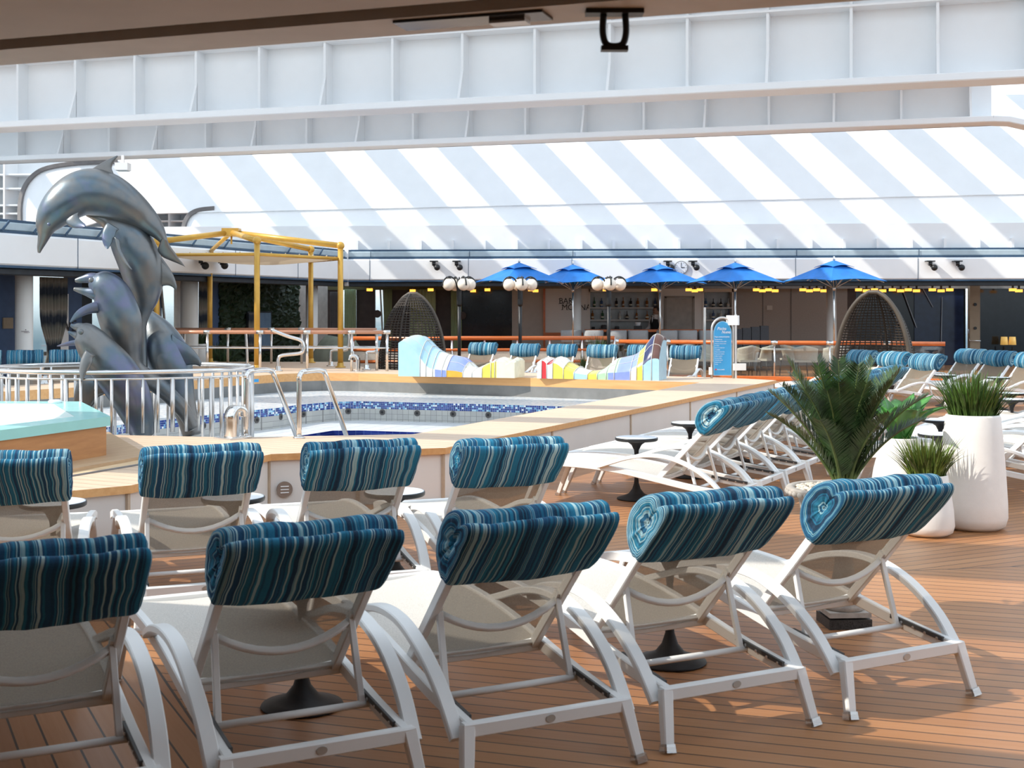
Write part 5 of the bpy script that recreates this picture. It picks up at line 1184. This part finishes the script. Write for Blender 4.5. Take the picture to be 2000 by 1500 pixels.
sh = thing('covered_furniture', 'grey-green cover draped over furniture behind the right canopy posts', 'furniture cover', (*D(660, 606, 32.5).to_2d(), 0))
f = MB(); rows = []
for k in range(8):
    q = k/7; z = .02+(1.05-.1*q)*q; rr = 1-.55*q**2.2
    rows.append([Vector((.75*rr*math.cos(a_)*(1+.05*math.sin(9*a_)*(1-q)), .45*rr*math.sin(a_)*(1+.06*math.sin(11*a_)*(1-q)), z+.05*math.sin(2*a_)*q)) for a_ in [2*math.pi*i/60 for i in range(60)]])
f.loft(rows); f.build('cover_cloth', mat('grey_green_cover', (.16, .17, .13), .8, 0, .15), sh)
# ------------------------------------------------------------------ balustrades and terrace chairs
ba, bb = Vector((fx(1203, 31.2), 31.2, 0)), Vector((fx(1650, 29.6), 29.6, 0)); bv = (bb-ba).normalized()
bal = thing('glass_balustrade', 'glass balustrade with orange wood rail before the bar terrace', 'balustrade', ba)
f = MB(); f.tube([Vector((0, 0, .89)), bb+bv*2.2-ba+Vector((0, 0, .89))], .05, 12); f.build('hand_rail', ORANGE, bal)
L = (bb-ba).length+2.2; n = 6
for i in range(n):
    c = bv*(L*(i+.5)/n); f = MB(); f.beam(c-bv*(L/n*.49)+Vector((0, 0, .46)), c+bv*(L/n*.49)+Vector((0, 0, .46)), .014, .74); f.build('glass_panel', GLASS, bal)
    f = MB(); f.tube([bv*(L*i/n)+Vector((0, 0, 0)), bv*(L*i/n)+Vector((0, 0, .85))], .022, 8); f.tube([bv*(L*i/n-.08)+Vector((0, 0, .89)), bv*(L*i/n+.08)+Vector((0, 0, .89))], .054, 10); f.build('post', STEEL, bal)
f = MB(); f.beam(Vector((0, 0, .05)), bv*L+Vector((0, 0, .05)), .12, .1); f.build('kerb', ORANGE, bal)
da, db = Vector((fx(690, 30.6), 30.6, 0)), Vector((fx(1200, 31.0), 31.0, 0)); dv = (db-da).normalized(); L = (db-da).length
b2_ = thing('slatted_balustrade', 'low balustrade of orange rails and white mesh behind the far loungers', 'balustrade', da)
for z, rr in ((.98, .05), (.70, .035), (.42, .035), (.15, .035)): f = MB(); f.tube([Vector((0, 0, z)), dv*L+Vector((0, 0, z))], rr, 10); f.build('rail', ORANGE, b2_)
for i in range(9):
    f = MB(); f.tube([dv*(L*i/8), dv*(L*i/8)+Vector((0, 0, 1.0))], .03, 8); f.build('post', STEEL, b2_)
for i in range(8):
    for z in (.56, .28):
        f = MB(); c = dv*(L*(i+.5)/8); f.beam(c-dv*(L/8*.46)+Vector((0, 0, z)), c+dv*(L/8*.46)+Vector((0, 0, z)), .02, .2); f.build('mesh_panel', MESHW, b2_)
CH = []
def wchair(px, d, rz, label):
    p = D(px, 606, d)
    if CH: return dup(CH[0], (p.x, p.y, 0), rz, label)
    t = thing('woven_chair', label, 'chair', (p.x, p.y, 0), rz, 'cream woven terrace chairs'); CH.append(t)
    f = MB(); rows = []
    for k in range(8):
        q = k/7; rows.append([Vector(((.27+.03*q)*math.sin(a_), -.24-.1*q+.30*(1-math.cos(a_))*.9, .42+.38*q*(1-.15*abs(a_)))) for a_ in [-1.35+2.7*i/14 for i in range(15)]])
    vs = [v for r in rows for v in r]; f.add(vs, [(i*15+j, i*15+j+1, (i+1)*15+j+1, (i+1)*15+j) for i in range(7) for j in range(14)], 0, True); o = f.build('backrest', MESHW, t, fix=False); sm = o.modifiers.new('t', 'SOLIDIFY'); sm.thickness = .02
    f = MB(); f.box((0, .0, .42), (.52, .5, .05)); f.build('seat', MESHW, t)
    for sx in (-1, 1):
        for sy in (-1, 1): f = MB(); f.tube([(sx*.23, sy*.22, .42), (sx*.25, sy*.25, 0)], .018, 8); f.build('leg', BLACK, t)
for px, d, a_, lab in ((1378, 31.6, 170, 'cream woven chair half hidden left of the blue sign'), (1458, 31.2, 12, 'cream woven chair just right of the blue sign, its back in view'), (1488, 32.0, 55, 'cream woven chair second right of the blue sign, turned sideways'), (1550, 32.2, -70, 'cream woven chair facing left beside the terrace table'),
                       (1575, 31.0, -20, 'cream woven chair behind the palm frond tips'), (1622, 31.3, 20, 'cream woven chair left of the right egg chair'), (1330, 32.5, 30, 'cream woven chair behind the rightmost far lounger')): wchair(px, d, R(a_), lab)
tt = thing('terrace_table', 'round terrace table on a dark crossed base behind the glass', 'table', (*D(1510, 606, 31.3).to_2d(), 0))
f = MB(); f.lathe([(.01, .68), (.42, .69), (.42, .71), (.01, .72)], 28); f.build('table_top', MESHW, tt)
f = MB(); f.tube([(0, 0, 0), (0, 0, .69)], .035, 10); f.build('stem', BLACK, tt)
for a_ in (0, 90): f = MB(); c, s_ = math.cos(R(a_+30)), math.sin(R(a_+30)); f.tube([(-.32*c, -.32*s_, .02), (.32*c, .32*s_, .02)], .022, 8); f.build('foot', BLACK, tt)
# ------------------------------------------------------------------ mosaic chaise sculptures on the far coping
cdir = Vector((math.cos(R(-27.5)), math.sin(R(-27.5)), 0))
def chaise(name, x0, d0, x1, d1, prof, cols, label, depth=.62, seedc=0):
    a, b = D(x0, 606, d0), D(x1, 606, d1); a.z = b.z = .46; dx = (b-a); Lg = dx.length; dx.normalize(); nb = Vector((-dx.y, dx.x, 0)); 
    t = thing(name, label, 'sculpture', (a.x, a.y, .46))
    pr = catn([list(p) for p in prof], 4); f = MB(); rings = []; mats = []; K = 8
    for i, (s, zn, zt) in enumerate(pr):
        row = []
        for j in range(K+1):
            u = j/K; row.append(dx*(s*Lg)+nb*(depth*u)+Vector((0, 0, zn+(zt-zn)*math.sin(math.pi/2*min(1, u*1.6))-.05*max(0, u-.65))))
        row = [dx*(s*Lg)]+row+[dx*(s*Lg)+nb*depth]; rings.append(row)
    n = K+3; vs = [v for r in rings for v in r]; o = len(f.v); f.v += [tuple(v) for v in vs]
    for i in range(len(rings)-1):
        s = pr[i][0]
        for j in range(n-1):
            seg = next((c for e, lo, hi in cols if s < e for c in [hi if j else lo]), 1)
            f.f.append((i*n+j, i*n+j+1, (i+1)*n+j+1, (i+1)*n+j)); f.m.append(seg); f.sm.append(j > 0)
        f.f.append((i*n+n-1, i*n, (i+1)*n, (i+1)*n+n-1)); f.m.append(1); f.sm.append(False)
    f.f.append(tuple(range(n))); f.m.append(cols[0][1]); f.sm.append(False); k = (len(rings)-1)*n; f.f.append(tuple(range(k+n-1, k-1, -1))); f.m.append(cols[-1][1]); f.sm.append(False)
    ob = f.build('ceramic_body', TINTS, t); gr = MB()
    for e, lo, hi in cols[:-1]:
        i = min(range(len(pr)), key=lambda q: abs(pr[q][0]-e)); gr.tube([p-nb*.004+Vector((0, 0, .004)) for p in rings[i][:K+2]], .007, 5, (1, .2, .1))
    for j in (3, 6): gr.tube([r[j]+Vector((0, 0, .003)) for r in rings], .005, 5)
    gr.build('grout_line', TINTS[8], t); return t
c1 = chaise('mosaic_chaise', 778, 23.1, 1005, 22.45, [(0, .60, .64), (.03, .63, .70), (.08, .60, .73), (.14, .47, .72), (.19, .34, .64), (.26, .17, .50), (.34, .13, .41), (.42, .12, .37), (.5, .11, .34), (.56, .085, .25), (.62, .07, .15), (.7, .13, .21), (.8, .25, .31), (.86, .29, .35), (.9, .27, .32), (.93, .23, .28), (.97, .28, .35), (1.0, .26, .30)],
   [(.19, 0, 0), (.24, 1, 0), (.30, 1, 0), (.38, 2, 1), (.42, 2, 1), (.56, 9, 2), (.63, 1, 1), (.72, 1, 1), (.80, 3, 3), (.84, 3, 10), (2, 10, 10)], 'mosaic ceramic chaise with tall pale blue back at the left, curved like a lounger')
c2 = chaise('mosaic_chaise', 1049, 22.35, 1287, 21.65, [(0, .28, .32), (.05, .31, .36), (.09, .24, .30), (.13, .27, .36), (.17, .25, .36), (.24, .15, .25), (.33, .10, .17), (.42, .08, .13), (.5, .09, .15), (.56, .11, .24), (.62, .12, .34), (.7, .13, .38), (.77, .15, .42), (.82, .2, .5), (.87, .25, .62), (.91, .33, .74), (.95, .37, .78), (.99, .37, .74), (1.0, .35, .68)],
   [(.03, 1, 1), (.08, 5, 1), (.13, 1, 5), (.22, 3, 1), (.30, 3, 3), (.42, 0, 1), (.5, 3, 3), (.58, 4, 4), (.64, 2, 4), (.77, 2, 2), (.82, 1, 2), (.87, 3, 3), (.94, 0, 6), (2, 0, 7)], 'mosaic ceramic chaise with tall dark-topped back at the right end')
# ------------------------------------------------------------------ information sign
sg = thing('information_sign', 'arched sky blue pool rules sign in a steel frame on the pool coping', 'sign', (*D(1411, 606, 22.4).to_2d(), .46), R(8))
w, h0, h1 = .165, .05, 1.0
arc = [(w*math.cos(R(a_)), h1-w*1.35+w*1.35*math.sin(R(a_))) for a_ in range(0, 181, 10)]
outl = [(w, h0)]+arc+[(-w, h0)]
def plate(pts, k, y, m, th=.012):
    f = MB(); n = len(pts); cz = .5; q = [(x*k, (z-cz)*(1-(1-k)*.3)+cz) for x, z in pts]; f.add([(x, y, z) for x, z in q]+[(x, y+th, z) for x, z in q], [tuple(range(n)), tuple(range(2*n-1, n-1, -1))]+[(i, (i+1) % n, n+(i+1) % n, n+i) for i in range(n)]); return f
plate(outl, 1, -.01, 0).build('sign_panel', SIGNL, sg); plate(outl, .92, -.014, 0, .006).build('sign_face', SIGNB, sg)
f = MB(); wf = .195; fpts = [(wf, 0, 0), (wf, 0, .8)]+[(wf*math.cos(R(a_)), 0, .84+.22*math.sin(R(a_))) for a_ in range(10, 171, 10)]+[(-wf, 0, .8), (-wf, 0, 0)]
f.tube(fpts, .02, 10, (0, 1, 0)); f.build('frame', STEELB, sg)
f = MB(); f.box((.235, .0, .56), (.04, .04, 1.12)); f.build('post', STEELB, sg); f = MB(); f.box((-.235, .3, .62), (.04, .04, 1.24)); f.build('post', STEELB, sg)
f = MB(); f.prism([(.1, -.1), (.24, -.12), (.3, -.02), (.24, .1), (.1, .1)], .93, 1.1); f.build('light_box', PUREW, sg); f = MB(); f.box((.29, -.06, .2), (.22, .06, .12)); f.build('junction_box', FRAME, sg)
f = MB(); f.box((-.22, -.02, .13), (.05, .05, .13)); f.build('junction_box', FRAME, sg)
def stext(s, x, z, size, name='lettering', sh=.0, sx=1): text(name, s, size, facing((x, -.0195, z)), PUREW, sg, .001, sh, sx=sx)
stext('Piscina', -.10, .845, .075, sh=.25, sx=.8); stext('Nueva', -.02, .785, .075, sh=.25, sx=.8); stext('Reglas y normas de la piscina', -.142, .715, .036, sx=.62)
for i, (s, sz) in enumerate((('Horario de uso', .026), ('Prohibido correr y saltar', .026), ('No hay socorrista de servicio', .021), ('en cubierta', .021), ('Los menores deben estar', .021), ('acompa\u00f1ados', .021), ('Ducharse antes de entrar', .021), ('No se permite comida ni', .021), ('bebida en la piscina', .021), ('Use ropa de ba\u00f1o', .021), ('Profundidad limitada', .021), ('Respete el aforo', .021), ('Gracias', .021))):
    stext(s, -.14, .672-.036*i, sz, sx=.8)
stext('No se zambulla', -.10, .145, .03, sx=.7); f = MB(); f.tube([(-.125, -.016, .155), (-.125, -.02, .155)], .014, 14); f.build('warning_disc', TINTS[5], sg)
# ------------------------------------------------------------------ light and camera
SUN = Vector((.74, .22, -.64)).normalized()
l = bpy.data.lights.new('sun', 'SUN'); l.energy = 4.7; l.angle = R(.6); l.color = (1, .93, .82)
lo = bpy.data.objects.new('sun', l); COL.objects.link(lo); lo.rotation_euler = SUN.to_track_quat('-Z', 'Y').to_euler()
w = bpy.data.worlds.new('sky'); SC.world = w; w.use_nodes = True; nt = w.node_tree; bg = nt.nodes['Background']
tc = nt.nodes.new('ShaderNodeTexCoord'); sx = nt.nodes.new('ShaderNodeSeparateXYZ'); nt.links.new(tc.outputs['Generated'], sx.inputs[0])
rp_ = nt.nodes.new('ShaderNodeValToRGB'); mp = nt.nodes.new('ShaderNodeMapRange'); nt.links.new(sx.outputs[2], mp.inputs[0]); mp.inputs[1].default_value = -1; mp.inputs[2].default_value = 1; nt.links.new(mp.outputs[0], rp_.inputs[0])
cr = rp_.color_ramp; cr.elements[0].position = .49; cr.elements[0].color = (.16, .24, .30, 1); cr.elements[1].position = .505; cr.elements[1].color = (.78, .88, .95, 1)
e = cr.elements.new(.75); e.color = (.77, .88, 1, 1); e = cr.elements.new(1); e.color = (.68, .84, 1, 1)
nt.links.new(rp_.outputs[0], bg.inputs[0]); bg.inputs[1].default_value = 1.75
cam = bpy.data.cameras.new('camera'); cam.sensor_width = 36; cam.lens = 45; cam.shift_y = -.072; cam.clip_end = 200; cam.dof.use_dof = True; cam.dof.focus_distance = 11; cam.dof.aperture_fstop = 7.1
co_ = bpy.data.objects.new('camera', cam); COL.objects.link(co_); co_.location = (0, 0, EYE); co_.rotation_euler = (R(90), 0, 0); SC.camera = co_
SC.view_settings.view_transform = 'Standard'; SC.view_settings.look = 'None'; SC.view_settings.gamma = 1; SC.view_settings.use_curve_mapping = False; SC.view_settings.exposure = 0.0
SC.cycles.max_bounces = 8; SC.cycles.transparent_max_bounces = 12; SC.cycles.caustics_reflective = False; SC.cycles.caustics_refractive = False
